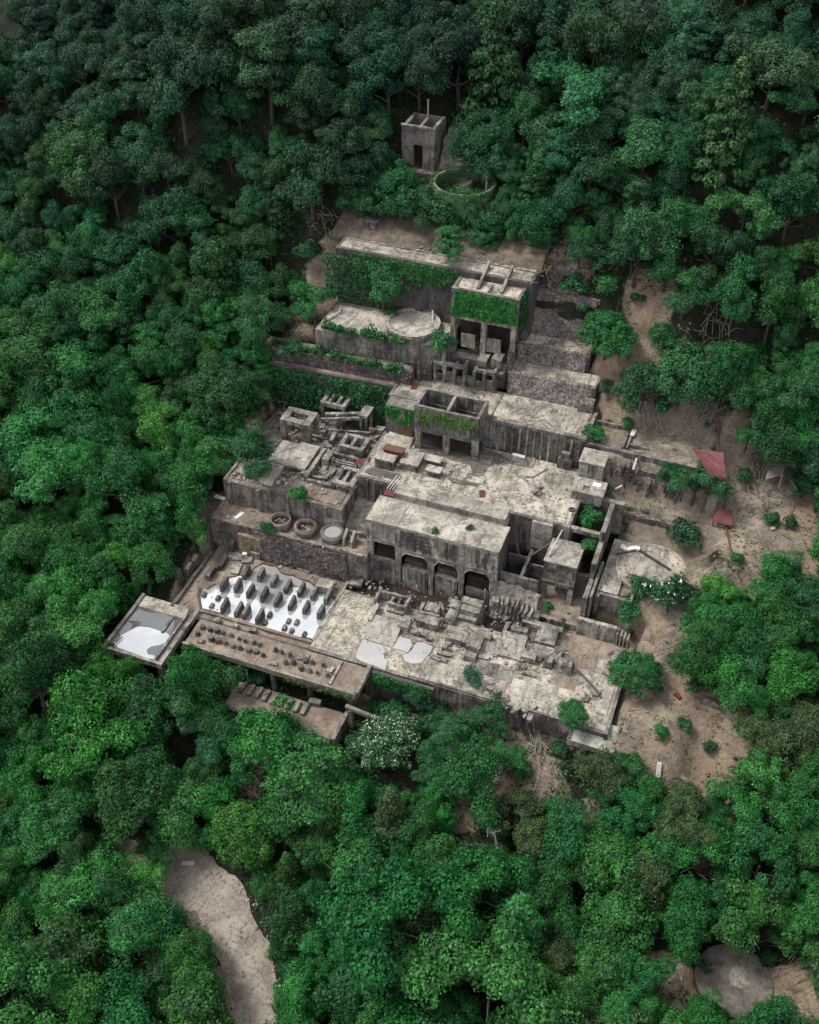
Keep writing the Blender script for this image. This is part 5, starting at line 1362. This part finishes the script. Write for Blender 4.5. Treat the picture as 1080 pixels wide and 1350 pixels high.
while tries < 30000 and ny < 285:
    tries += 1
    v = rng.uniform(-78, 84); u = rng.uniform(-85, 100)
    if -27 < u < 34 and -33 < v < 29.5: continue
    s = rng.uniform(.42, .68)
    if any((u - a) ** 2 + (v - b2) ** 2 < (2.0 * s + 1.55 * s2) ** 2 for a, b2, s2 in spots): continue
    z = ground(u, v) - .2
    px, py, d = pix(u, v, z + 4.5 * s)
    rp = 3.6 * s * FPX / d
    if not (-rp < px < 1080 + rp and -rp < py < 1350 + rp) or blocked(px, py, rp): continue
    spots.append((u, v, s)); ny += 1
    cl = tint(px, py) * 1.1
    t = plant('broad' if rng.random() < .6 else 'tight', u, v, z, s, cl, place_label('broad', cl, px, py).replace('round crowned tree', 'young tree'), 'young trees between the forest trees', rng.uniform(1.0, 1.7))
    t.name = 'young_tree'; t['category'] = 'young tree'
print('TREES', len(spots), ny)
# trees and bushes inside and around the ruin: picture centre, picture radius
M['sparse'] = leafmat('foliage_with_few_blossoms', flower=(.7, .7, .6), lo=.93)
M['flower'] = leafmat('foliage_with_white_blossom', flower=(.7, .72, .5), lo=.87)
GB = (.022, .125, .032); GD = (.02, .075, .03); GM = (.024, .1, .034); GY = (.05, .15, .035)
for kd, px, py, rp, cl, lb in [
    ('ball', 800, 446, 40, GB, 'bright round bushy tree beside the masonry slopes'), ('ball', 838, 888, 34, (.02, .11, .03), 'ball shaped dark green tree on the tan apron right of the pale platform'),
    ('ball', 755, 947, 21, GB, 'small ball shaped bush on the lower right kerb of the pale platform'), ('broad', 405, 396, 32, GB, 'pale green bushy tree left of the tank ledge'), ('broad', 506, 378, 38, GB, 'tree growing against the ivy under the top terrace'),
    ('bush', 515, 413, 14, GM, 'small bush at the left of the round tank base'), ('bush', 582, 445, 24, GM, 'broad low bush right of the round tank base'), ('layer', 592, 322, 26, (.04, .15, .05), 'pale green tiered sapling on the back edge of the top terrace'),
    ('broad', 325, 600, 38, GM, 'leafy tree at the left end of the frames yard'), ('bush', 396, 652, 17, GB, 'bright bush sprouting on the rusty wall above the tanks'), ('bush', 575, 700, 7, GY, 'light green tuft on the front edge of the arched building roof'),
    ('bush', 620, 695, 6, GM, 'darker tuft on the arched building roof near the long block'), ('bush', 785, 578, 20, GB, 'feathery bush on top of the stepped hut'), ('bush', 780, 677, 24, GB, 'leafy bush filling the walled pit behind the beam'),
    ('bush', 778, 717, 16, GB, 'smaller bush in the pit in front of the beam'), ('broad', 918, 640, 36, GM, 'taller tree below the larger red roof'), ('broad', 880, 628, 26, GD, 'dark tree in front of the broken piers below the parapet'), ('bush', 908, 706, 32, (.022, .075, .032), 'wide dull bush above the round pad'),
    ('bush', 842, 768, 22, GM, 'flat bush at the front rim of the round pad'), ('bush', 886, 788, 34, GM, 'white flowering bush in front of the round pad'), ('bush', 825, 804, 22, GB, 'light green bush by the stained yard wall'),
    ('broad', 1015, 758, 40, GB, 'broad green tree on the bare right slope, upper one'), ('broad', 1050, 790, 38, GM, 'broad green tree on the bare right slope, lower one'), ('bush', 1019, 683, 15, GM, 'thin young tree alone on the bare slope'),
    ('tight', 900, 500, 52, GM, 'widest tree of the clump right of the masonry slopes'), ('tight', 850, 515, 42, GD, 'left tree of the clump right of the masonry slopes'), ('broad', 880, 460, 36, GM, 'top tree of the clump right of the masonry slopes'), ('broad', 945, 480, 38, GM, 'right tree of the clump right of the masonry slopes'),
    ('bush', 802, 380, 22, GB, 'bright bush at the top of the speckled slope, right one'), ('bush', 752, 374, 24, (.024, .1, .045), 'low bush at the top of the speckled slope, left one'), ('bush', 790, 345, 20, GD, 'dark bush behind the pair at the top of the speckled slope'),
    ('bush', 797, 510, 12, GD, 'dark shrub at the right end of the lowest tan ledge'), ('bush', 770, 417, 12, (.05, .12, .06), 'greyish shrub at the upper left of the bright round tree'), ('broad', 935, 840, 42, GB, 'bright tree standing behind the brushwood on the right'), ('broad', 985, 890, 44, GM, 'large tree right of the eroded gully'), ('bush', 925, 895, 24, GM, 'bush at the head of the eroded gully'), ('broad', 1000, 840, 38, GM, 'tree at the right edge above the gully tree'),
    ('broad', 640, 950, 32, GM, 'tree below the kerb of the pale platform, right of the flowering tree'), ('broad', 560, 925, 30, GD, 'tree beside the dark pit below the pale platform'), ('broad', 665, 990, 28, GB, 'bright low tree on the red soil below the platform'), ('broad', 600, 970, 34, GM, 'tree right of the white flowering tree'),
    ('bush', 620, 893, 17, (.05, .12, .07), 'pale thin bush growing through the pale platform kerb'), ('bush', 830, 838, 8, GD, 'dark tuft at the foot of the rubble wall'), ('bush', 742, 825, 12, (.05, .07, .035), 'dry grassy tuft beside the long wall like base'),
    ('bush', 600, 795, 5, GM, 'tiny weed at the trench edge'), ('broad', 262, 905, 46, (.024, .095, .028), 'feathery tree in front of the puddle slab and peg platform'), ('ball', 512, 978, 42, GM, 'white flowering tree below the dark pit'),
    ('bush', 665, 790, 9, GB, 'small plant on the rubble under the open pits'), ('bush', 722, 800, 9, GB, 'small plant in front of the gravelled roof block'), ('bush', 352, 706, 12, GB, 'leafy weed on the front of the tank terrace'), ('bush', 545, 425, 5, GB, 'weed in the middle of the round tank base'),
    ('bush', 470, 555, 14, GD, 'dark bush at the foot of the ivy wall'), ('bush', 392, 515, 20, GM, 'bush hanging on the ivy wall behind the small frame'), ('bush', 620, 520, 0, GB, ''), ('bush', 640, 478, 10, GB, 'small bush on the ruined bays'), ('bush', 666, 466, 6, GD, 'dark tuft at the foot of the ivy building corner post'),
    ('broad', 568, 1005, 30, GM, 'tree below the white flowering tree, right'), ('tight', 610, 1020, 28, GD, 'dark tree on the red soil left of the bleached branch'), ('bush', 545, 960, 22, GB, 'bush right beside the white flowering tree'), ('bush', 465, 985, 22, GM, 'bush left of the white flowering tree'),
    ('bush', 590, 272, 17, GM, 'bush hiding the left foot of the ring tank'), ('bush', 618, 280, 18, (.022, .11, .034), 'bush in front of the ring tank'), ('bush', 645, 268, 16, GM, 'bush hiding the right foot of the ring tank'), ('bush', 838, 392, 12, GD, 'low scrub in the middle of the bare landslip'), ('bush', 855, 350, 16, GM, 'scrub at the top of the bare landslip'), ('bush', 815, 425, 15, GM, 'scrub below the bare landslip beside the bright round tree'), ('bush', 830, 560, 12, GM, 'low scrub above the twin kerbs'), ('bush', 870, 535, 16, GD, 'dark scrub at the foot of the tree clump'), ('bush', 1045, 690, 13, GD, 'low dark scrub near the right edge of the bare slope'), ('bush', 975, 735, 12, GM, 'low scrub below the smaller red roof'), ('bush', 860, 905, 13, GM, 'weedy bush on the apron beside the ball shaped tree'), ('bush', 905, 955, 12, GM, 'weedy tuft below the curved kerb'),
    ('broad', 765, 332, 30, GD, 'dark tree at the forest edge above the pair of bright bushes'), ('ever', 835, 335, 36, GD, 'big dark tree at the forest edge above the bare landslip'), ('broad', 905, 385, 38, GM, 'tree right of the bare landslip in the upper right'), ('broad', 712, 312, 26, GM, 'tree behind the topmost rubble slope'),
    ('broad', 1010, 555, 40, GM, 'tree above the collapsed shack'), ('ever', 1062, 585, 44, GD, 'dark tree at the right edge beside the collapsed shack'), ('broad', 1045, 515, 40, GM, 'tree at the right edge, two crowns above the shack'), ('tight', 985, 515, 34, GM, 'rounded tree right of the dry branch tangle'), ('bush', 1065, 640, 26, GM, 'bush at the right edge behind the collapsed shack'), ('bush', 985, 628, 14, GM, 'small bush left of the collapsed shack'),
    ('broad', 228, 935, 40, GM, 'tree below the near corner of the puddle slab'), ('broad', 292, 975, 36, (.022, .11, .05), 'bluish green tree below the sunken floor, left'), ('broad', 358, 990, 36, GM, 'tree below the sunken floor wall, middle'), ('broad', 418, 1000, 36, GD, 'dark tree below the sunken floor, right'),
    ('bush', 925, 1275, 16, GD, 'bush against the left rim of the stone disc'), ('bush', 1012, 1265, 16, GD, 'bush at the far rim of the stone disc'),
    ('bush', 875, 965, 14, GB, 'green tuft in the middle of the eroded soil'), ('bush', 935, 985, 12, GM, 'tuft on the right side of the eroded soil'), ('bush', 690, 1010, 18, GB, 'bush on the red soil below the platform kerb'), ('bush', 735, 985, 16, GM, 'bush below the right end of the platform kerb'), ('bush', 822, 1010, 20, GM, 'bush below the tilted end pad'),
    ('broad', 352, 462, 36, GM, 'tree hiding the left end of the dark stone wall'), ('broad', 330, 415, 38, GM, 'tree left of the pale green bushy tree, higher up'), ('ever', 318, 505, 34, GD, 'dark tree at the left end of the ivy wall'), ('bush', 410, 335, 20, GM, 'bush at the left corner of the top terrace'), ('bush', 395, 372, 18, GD, 'dark bush below the left corner of the top terrace'),
    ('broad', 545, 268, 34, GM, 'spreading tree in front of the ruined tower'), ('broad', 630, 305, 22, GM, 'tree below the ring tank, right'), ('broad', 470, 270, 32, GM, 'tree left of the ruined tower foot'), ('bush', 690, 830, 6, GB, 'tiny green tuft among the machine bases')]:
    if rp == 0: continue
    hc = {'ball': 3.2, 'tight': 3.2, 'ever': 4.4, 'broad': 4.4, 'layer': 4, 'bush': .8}[kd]
    r0 = {'ball': 3.7, 'tight': 3.7, 'ever': 4.1, 'broad': 4.2, 'layer': 4.2, 'bush': 1.25}[kd]
    s = 1.0
    for _ in range(4):
        u, v, z = ray(px, py, hc * s)
        s = rp / FPX * pix(u, v, z)[2] / r0
    cl = np.array(cl) * rng.uniform(.9, 1.1)
    plant(kd, u, v, z - .1, s, cl, lb, sz=1.0 if kd != 'tight' else 1.05, m=(M['flower'] if kd == 'ball' else M['sparse']) if lb.startswith('white flowering') else None)

for u, v, s, cl, lb in ((5.6, -25.6, 1.7, GM, 'bush growing inside the dark pit under the ivy skirt'), (8.6, -26.2, 2.1, GB, 'bright bush in the middle of the dark pit'), (11.6, -25.8, 1.9, GM, 'bush at the right end of the dark pit'), (14.6, -26.4, 2.2, GM, 'bush against the platform wall right of the dark pit'), (17.8, -26.4, 1.8, GB, 'bush against the platform wall below the kerb rubble'), (-10.5, -26, 1.6, GM, 'bush under the middle of the peg platform'), (-15.5, -27.5, 2.2, GB, 'bush under the left part of the peg platform'), (-19, -28.6, 2.4, GM, 'bush between puddle slab and peg platform')):
    plant('bush', u, v, ground(u, v) - .2, s, cl, lb)
for i, (u, s) in enumerate(((-17.5, 1.8), (-14, 2.4), (-9.5, 2.0), (-6, 2.6), (1.5, 2.3), (5, 2.0), (8.5, 2.4))):
    plant('bush', u, 31.2 + .6 * (i % 3), 30.6, s, GM if i % 2 else GD, f'bush on the earth bank behind the top terrace, {ORD[i]} from the left', 'bushes behind the top terrace')
# ---- creeping ivy: leaf sheets over walls
def ivy(label, o, e1, e2, nrm, dens, colr, leaf=.16, thick=.3, edge=.35, group=None, droop=0.0, name='ivy'):
    """covers the parallelogram o + a*e1 + b*e2, thick over the wall, ragged at its rim"""
    o, e1, e2, nn = map(np.array, (o, e1, e2, nrm))
    o = o.astype(float)
    k = int(np.linalg.norm(e1) * np.linalg.norm(e2) * dens)
    a, b2 = rng.uniform(0, 1, k), rng.uniform(0, 1, k)
    P = o + a[:, None] * e1 + b2[:, None] * e2
    hn = np.array([noise.noise(p * .55) + .5 * noise.noise(p * 1.7) for p in map(Vector, P)])
    rim = np.minimum(b2, 1) * np.linalg.norm(e2)
    keep = (b2 > edge * (.45 + 1.5 * hn) + .05 * hn) & (hn > -.5) & (a > .02 + .05 * hn) & (a < .98 - .05 * hn)
    P, hn = P[keep], hn[keep]
    P = P + nn * (rng.uniform(.03, 1, len(P)) * thick * (.7 + .6 * hn))[:, None]
    N = nn + rng.normal(size=P.shape) * .5 + np.array([0, 0, .45])
    c = P.mean(0)
    me = leaf_mesh('ivy', P - c, N, leaf * rng.uniform(.6, 1.3, len(P)), M['leaf'])
    ob = bpy.data.objects.new(name, me); col.objects.link(ob); ob.location = c; ob.color = (*colr, 1)
    return tag(ob, label, 'ivy' if name == 'ivy' else name.replace('_', ' '), group)
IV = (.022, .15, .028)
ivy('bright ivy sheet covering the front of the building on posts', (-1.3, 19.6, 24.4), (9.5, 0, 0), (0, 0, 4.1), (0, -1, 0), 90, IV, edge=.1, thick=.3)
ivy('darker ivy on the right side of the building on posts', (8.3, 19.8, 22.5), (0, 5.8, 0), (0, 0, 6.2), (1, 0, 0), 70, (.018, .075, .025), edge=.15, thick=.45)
ivy('ivy hanging from the top terrace down the dark wall', (-17.5, 23.0, 25.6), (16.2, 0, 0), (0, 0, 3.8), (0, -1, 0), 75, (.024, .12, .028), edge=.4, thick=.4)
ivy('ivy thicket at the left end of the dark wall below the top terrace', (-21.5, 22.9, 20.8), (8.5, 0, 0), (0, -.5, 8.2), (0, -1, 0), 38, (.022, .085, .028), edge=.15, thick=.9, leaf=.2)
ivy('dark green ivy over the long wall behind the frames', (-28, 11.8, 8.0), (20.8, 1.2, 0), (0, .6, 6.9), (0, -1, 0), 70, (.02, .085, .026), edge=.1, thick=1.1, leaf=.2)
ivy('light ivy draped over the left end of the upper terrace', (-7.1, 9.1, 11.8), (5.0, 0, 0), (0, 0, 3.2), (0, -1, 0), 80, (.03, .14, .026), edge=.35, thick=.25)
ivy('ivy patch with yellow tips on the twin bin tower face', (-1.6, 7.4, 14.3), (8.4, 0, 0), (0, 0, 2.6), (0, -1, 0), 60, (.06, .15, .022), edge=.55, thick=.16, leaf=.13)
ivy('ivy skirt on the front edge of the dark pit', (3.9, -24.1, -2.6), (8.0, 0, 0), (0, 0, 2.9), (0, -1, 0), 60, (.024, .12, .03), edge=.3, thick=.5)
ivy('moss and fern fringe along the peg platform edge', (-6, -28.3, -1.1), (10.0, 0, 0), (0, 0, .9), (0, -1, 0), 45, (.05, .095, .03), edge=.3, thick=.25, leaf=.13)
for i in range(16):
    a = i * 6.283 / 16
    if i == 0: PP = []
    PP.append((RING[0] + 4.35 * c_(a), RING[1] + 4.35 * s_(a)))
k = 9000
a = rng.uniform(0, 6.283, k); zz = rng.uniform(-1.6, 2.9, k); q = np.where(rng.uniform(0, 1, k) < .5, 4.62, 4.0) + rng.normal(size=k) * .1
zz = np.where(zz > 2.55, 2.72, zz)
P = np.stack([q * np.cos(a), q * np.sin(a), zz], 1)
N = np.stack([np.cos(a) * np.sign(q - 4.3), np.sin(a) * np.sign(q - 4.3), np.full(k, .6)], 1) + rng.normal(size=(k, 3)) * .4
k2 = 2600; a = rng.uniform(0, 6.283, k2); q = 4.0 * np.sqrt(rng.uniform(0, 1, k2))
P = np.concatenate([P, np.stack([q * np.cos(a), q * np.sin(a), rng.uniform(.3, .8, k2)], 1)]); N = np.concatenate([N, rng.normal(size=(k2, 3)) * .5 + np.array((0, 0, 1))]); k += k2
ob = bpy.data.objects.new('ivy', leaf_mesh('ivy', P, N, .15 * rng.uniform(.6, 1.3, k), M['leaf'])); col.objects.link(ob); ob.location = RING; ob.color = (.024, .12, .032, 1)
tag(ob, 'ivy coating the ring shaped tank inside and out', 'ivy')
def carpet(name, label, cat, pts, dens, h, leaf, colr, kind=None, m=None, clump=.5):
    """low growth over a strip; pts: rectangles u0,u1,v0,v1"""
    PP = []
    for (u0, u1, v0, v1) in pts:
        k = int((u1 - u0) * (v1 - v0) * dens)
        for _ in range(k):
            u, v = rng.uniform(u0, u1), rng.uniform(v0, v1)
            nn = noise.noise((u * .7, v * .7, 2))
            if nn < -clump: continue
            PP.append((u, v, surf(u, v) + rng.uniform(0, h) * (.5 + max(0, nn))))
    P = np.array(PP); c = P.mean(0)
    N = rng.normal(size=P.shape) * .5 + np.array([0, 0, 1])
    ob = bpy.data.objects.new(name, leaf_mesh(name, P - c, N, leaf * rng.uniform(.6, 1.3, len(P)), m or M['leaf'])); col.objects.link(ob)
    ob.location = c; ob.color = (*colr, 1)
    return tag(ob, label, cat, None, kind)
carpet('ground_cover', 'strip of green plants along the top of the dark stone wall', 'ground cover', [(-26.5, -6.5, 13.9, 16.6)], 120, 1.5, .2, (.024, .11, .028), 'stuff', clump=.25)
carpet('ground_cover', 'low green creepers around the ruined tower foot', 'ground cover', [(TOWER[0] - 8, TOWER[0] + 5, TOWER[1] - 6, TOWER[1] - 1), (RING[0] - 6, RING[0] + 6, RING[1] - 8, RING[1] - 4.5)], 50, .8, .17, (.022, .1, .03), 'stuff', clump=.3)
carpet('ground_cover', 'thin green weeds inside the bins on the ivy building roof and the pads', 'ground cover', [(5.8, 7.6, 20.6, 22.6), (3.9, 5, 20.6, 21.8)], 25, .3, .12, (.05, .12, .04), 'stuff', clump=.2)
carpet('weeds', 'small weeds sprouting from cracks in the concrete floors', 'weeds', [(-4, 32, -22.6, -12.6), (-6.5, 21, 0, 10.5), (-6, 20, 12, 17), (-23, -8, -5, 11.5), (-24, -3.5, -9, -6.5)], 6, .2, .09, (.04, .1, .025), 'stuff', clump=-.3)
carpet('weeds', 'scattered weeds and low shrubs over the bare soil on the right', 'weeds', [(34, 48, -33, -8), (27, 46, 6, 16), (42, 66, -8, 20), (8, 30, 18, 36), (18, 33, -36, -24.8)], 11, .5, .12, (.03, .085, .025), 'stuff', clump=-.18)
carpet('weeds', 'weeds creeping over the gravel road edges', 'weeds', [(ROAD[1][0] - 7, ROAD[6][0] + 6, ROAD[5][1] - 3, ROAD[1][1] + 3)], 0, 0, .1, (.03, .08, .025)) if False else None
# undergrowth of the forest floor: nobody could count it
PP = []
while len(PP) < 90000:
    u, v = rng.uniform(-80, 95), rng.uniform(-78, 84)
    nn = noise.noise((u * .28, v * .28, 7))
    if nn < -.12: continue
    z = ground(u, v)
    px, py, d = pix(u, v, z)
    if not (-40 < px < 1120 and -40 < py < 1390): continue
    if any(inpoly(px, py, P_) for P_ in CLEAR[1:7]): continue
    if -27 < u < 34 and -24.5 < v < 29: continue
    if inpoly(px, py, CLEAR[0]) and (u > 15 or v > -24.5): continue
    if droad(u, v) < 3.6: continue
    for _ in range(5):
        PP.append((u + rng.normal() * .5, v + rng.normal() * .5, z + rng.uniform(.0, 1.5) * (.6 + nn)))
P = np.array(PP)
ob = bpy.data.objects.new('undergrowth', leaf_mesh('undergrowth', P, rng.normal(size=P.shape) * .5 + np.array([0, 0, 1]), .2 * rng.uniform(.6, 1.3, len(P)), M['leaf'])); col.objects.link(ob)
ob.color = (.016, .06, .02, 1)
tag(ob, 'low undergrowth covering the forest floor between the trunks', 'undergrowth', None, 'stuff')

# the wood goes on beyond what the photograph frames: one far mass
PP, NN = [], []
for _ in range(1500):
    u, v = rng.uniform(-150, 165), rng.uniform(-95, 170)
    z = ground(u, v); px, py, d = pix(u, v, z + 4)
    if -100 < px < 1180 and -90 < py < 1440: continue
    if abs(u) < 45 and -40 < v < 30: continue
    d_ = unit(170, -.1); q = rng.uniform(2.8, 4.6)
    PP.append(np.array((u, v, z + 3.4)) + d_ * np.array((q, q, q * .95)) * (rng.uniform(.75, 1.1, 170) * (1 + .25 * np.sin(d_[:, 0] * 7 + u) * np.sin(d_[:, 1] * 7 + v)))[:, None]); NN.append(d_ + rng.normal(size=d_.shape) * .4)
P, N = np.concatenate(PP), np.concatenate(NN)
ob = bpy.data.objects.new('far_forest', leaf_mesh('far_forest', P, N, .42 * rng.uniform(.6, 1.3, len(P)), M['leaf'])); col.objects.link(ob)
ob.color = (.012, .06, .028, 1)
tag(ob, 'dense forest going on up the mountain beyond the nearer trees', 'forest', None, 'stuff')
# ---- dead trees and brushwood
def deadtree(label, px, py, h, m='bone', lean=(0, 0), n_=7, hh=0.0, r=.13, hz=False):
    u, v, z = ray(px, py, hh)
    if hh: z += hh
    k = MB(0)
    top = (lean[0], lean[1], h)
    L = [Vector((0, 0, -.3)), Vector(top) * .35 + Vector((.2, .1, 0)), Vector(top) * .7 + Vector((-.1, .2, 0)), Vector(top)]
    k.tube(L, r, r * .3, 6)
    for i in range(n_):
        t = random.uniform(.35, .95); p = Vector(top) * t
        a = random.uniform(0, 6.28); q = h * random.uniform(.18, .4)
        e = p + Vector((q * c_(a), q * s_(a), q * random.uniform(.1, .8)))
        k.tube([p, p.lerp(e, .5) + Vector((random.uniform(-.2, .2), random.uniform(-.2, .2), .15)), e], r * .5, r * .15, 5)
        for _ in range(2):
            e2 = e + Vector((random.uniform(-.6, .6), random.uniform(-.6, .6), random.uniform(0, .6))); k.tube([p.lerp(e, .7), e2], r * .22, r * .1, 4)
    k.v = [p + Vector((u, v, z)) for p in k.v]
    o = k.build('dead_tree', M[m]); return tag(o, label, 'dead tree')
deadtree('bare grey dead tree with many side twigs in the upper right forest', 722, 232, 6.5, 'wood', (.3, 0), 16, r=.14)
deadtree('bleached forked branch above the canopy below the platform', 655, 1112, 2.4, 'bone', (-1.6, .6), 5, 5.0, r=.13)
deadtree('bleached fallen branch with twigs left of the stone disc', 880, 1295, 3.6, 'bone', (.8, .8), 9, .3, r=.16)
deadtree('grey bare branch at the forest edge above the speckled slope', 745, 342, 3.0, 'bone', (.6, -.3), 7, r=.12)
deadtree('pale forked snag above the right masonry slope', 868, 372, 3.2, 'bone', (.4, 0), 6, r=.12)
deadtree('thin bare trunk leaning at the back of the top terrace', 575, 292, 5.0, 'wood', (-1.8, .6), 5, r=.12)
deadtree('second thin bare trunk at the back of the top terrace, upright', 590, 296, 4.2, 'wood', (.2, .2), 4, r=.1)
deadtree('grey leaning dead trunk at the left end of the ivy wall', 372, 540, 3.4, 'wood', (1.0, .4), 5, r=.12)
deadtree('broken white stem poking out of the left forest', 382, 640, .01, 'bone') if False else None
deadtree('spiky grey dead bush right of the stone disc', 1035, 1305, 1.8, 'wood', (.1, .1), 18, r=.07)
deadtree('white trunk lying at the lower right corner beside the disc', 1030, 1345, 2.6, 'bone', (.3, -1.2), 2, .2, r=.16)
deadtree('short bleached stem poking out of the left forest', 140, 655, 3.0, 'bone', (.8, 0), 2, 3.5, r=.12)
def brush(label, spots_, n_, lmax, m='wood'):
    k = MB(0)
    for (px, py, rr) in spots_:
        u, v, z = ray(px, py)
        a0 = random.uniform(0, 3.14)
        for _ in range(n_):
            x, y = u + random.gauss(0, rr * .5), v + random.gauss(0, rr * .5)
            a = a0 + random.gauss(0, .6); L = random.uniform(.4, 1) * lmax
            x2, y2 = x + L * c_(a), y + L * s_(a)
            k.tube([(x, y, surf(x, y) + random.uniform(.1, .5)), ((x + x2) / 2, (y + y2) / 2, max(surf(x, y), surf(x2, y2)) + random.uniform(.2, .6)), (x2, y2, surf(x2, y2) + random.uniform(.1, .5))], random.uniform(.03, .07), .02, 4)
    o = k.build('brushwood', M[m]); return tag(o, label, 'brushwood', None, 'stuff')
brush('heap of grey cut branches right of the round bush on the apron', [(880, 855, 2.0), (865, 880, 1.5)], 45, 3.2)
brush('tangle of dry branches above the red roofs', [(880, 560, 3), (920, 555, 2.5), (850, 560, 2)], 30, 3.5)
brush('dry branches in the gap of the right forest', [(935, 430, 2.5), (945, 470, 2.5)], 22, 3.0, 'wood')
brush('dry twigs on the red soil below the platform', [(710, 1000, 2.2), (725, 1040, 2.0), (690, 1075, 2)], 34, 3.0)
brush('dry branches on the ledges at the back of the top terrace', [(560, 300, 2), (470, 300, 2.5), (430, 305, 2)], 22, 2.2)
brush('dead twigs around the stone disc', [(DISC[0] and 1000, 1250, 2.5), (930, 1345, 2.5), (1050, 1285, 2)], 24, 2.2)
brush('grey twigs on the bank below the sunken floor', [(370, 955, 2), (330, 945, 1.5)], 40, 1.6)
brush('dry sticks over the bare right slope', [(1000, 650, 3), (940, 810, 3), (1040, 860, 3), (1060, 840, 2)], 22, 3.0)

k = MB(0)
for (u0, u1, v0, v1, n_) in ((34, 48, -34, -8, 420), (27, 46, 6, 17, 300), (42, 66, -8, 22, 420), (8, 30, 18, 36, 380), (-24, 10, 26.8, 34, 320), (18, 33, -38, -25, 260), (48, 66, -50, -36, 260), (-14, 4, -60, -46, 120), (26, 40, -6, 5, 60)):
    for _ in range(n_):
        u, v = random.uniform(u0, u1), random.uniform(v0, v1)
        if noise.noise((u * .2, v * .2, 3)) < random.uniform(-.4, .2): continue
        a = random.gauss(.6, .8); L = random.uniform(.3, 1.6)
        u2, v2 = u + L * c_(a), v + L * s_(a)
        k.tube([(u, v, surf(u, v) + .06), (u2, v2, surf(u2, v2) + random.uniform(.05, .3))], random.uniform(.02, .05), .015, 4)
o = k.build('twigs', M['wood']); tag(o, 'dry twigs strewn over the bare soil around the ruin', 'twigs', None, 'stuff')
# ---- loose stones: too many to count
def stones(label, areas, m='rubble'):
    k = MB(0)
    for (u0, u1, v0, v1, n_, ra, rb) in areas:
        for _ in range(n_):
            u, v = random.uniform(u0, u1), random.uniform(v0, v1)
            if noise.noise((u * .5, v * .5, 4)) < random.uniform(-.5, .25): continue
            k.rock(u, v, surf(u, v), random.uniform(ra, rb) * random.choice((1, 1, .6, 1.5)))
    o = k.build('rubble', M[m]); return tag(o, label, 'rubble', None, 'stuff')
stones('scattered rubble over the left frames yard and rubble gap', [(-24, -7.6, -5.5, 12, 1900, .05, .24), (-7.4, -2.9, -6, -1, 500, .06, .28), (-23.5, -8, -4.5, 11.5, 420, .15, .42)])
stones('fine rubble strewn over the pale platform and central yard', [(-4, 32.5, -22.8, -12.5, 800, .03, .11), (2, 26, -18, -12, 500, .05, .2), (-4, 19, -12.2, -8.4, 300, .06, .2), (-6.5, 21.5, -.2, 10.5, 800, .03, .13), (-6, 20, 11.8, 17, 300, .03, .12), (-24, -4.9, -12, -8.2, 200, .05, .2), (-24, -17, -22, -12, 120, .05, .16), (-4.5, 1, -22.5, -12.5, 60, .03, .1), (15, 26, -10, -6.8, 220, .08, .25)])
stones('stones and clods over the bare right slopes and gully', [(33.8, 46, -32, -14, 800, .04, .15), (27, 45, -5, 11, 260, .05, .16), (40, 64, 0, 18, 700, .05, .18), (8, 30, 25, 36, 420, .06, .22), (-22, 10, 26.6, 34, 900, .06, .24), (9, 17, 28, 33, 300, .08, .25)], 'clod')
stones('loose stones along the gravel road edge', [(ROAD[1][0] - 6, ROAD[5][0] + 5, ROAD[5][1] - 2, ROAD[1][1] + 3, 1500, .05, .17)], 'rubble')
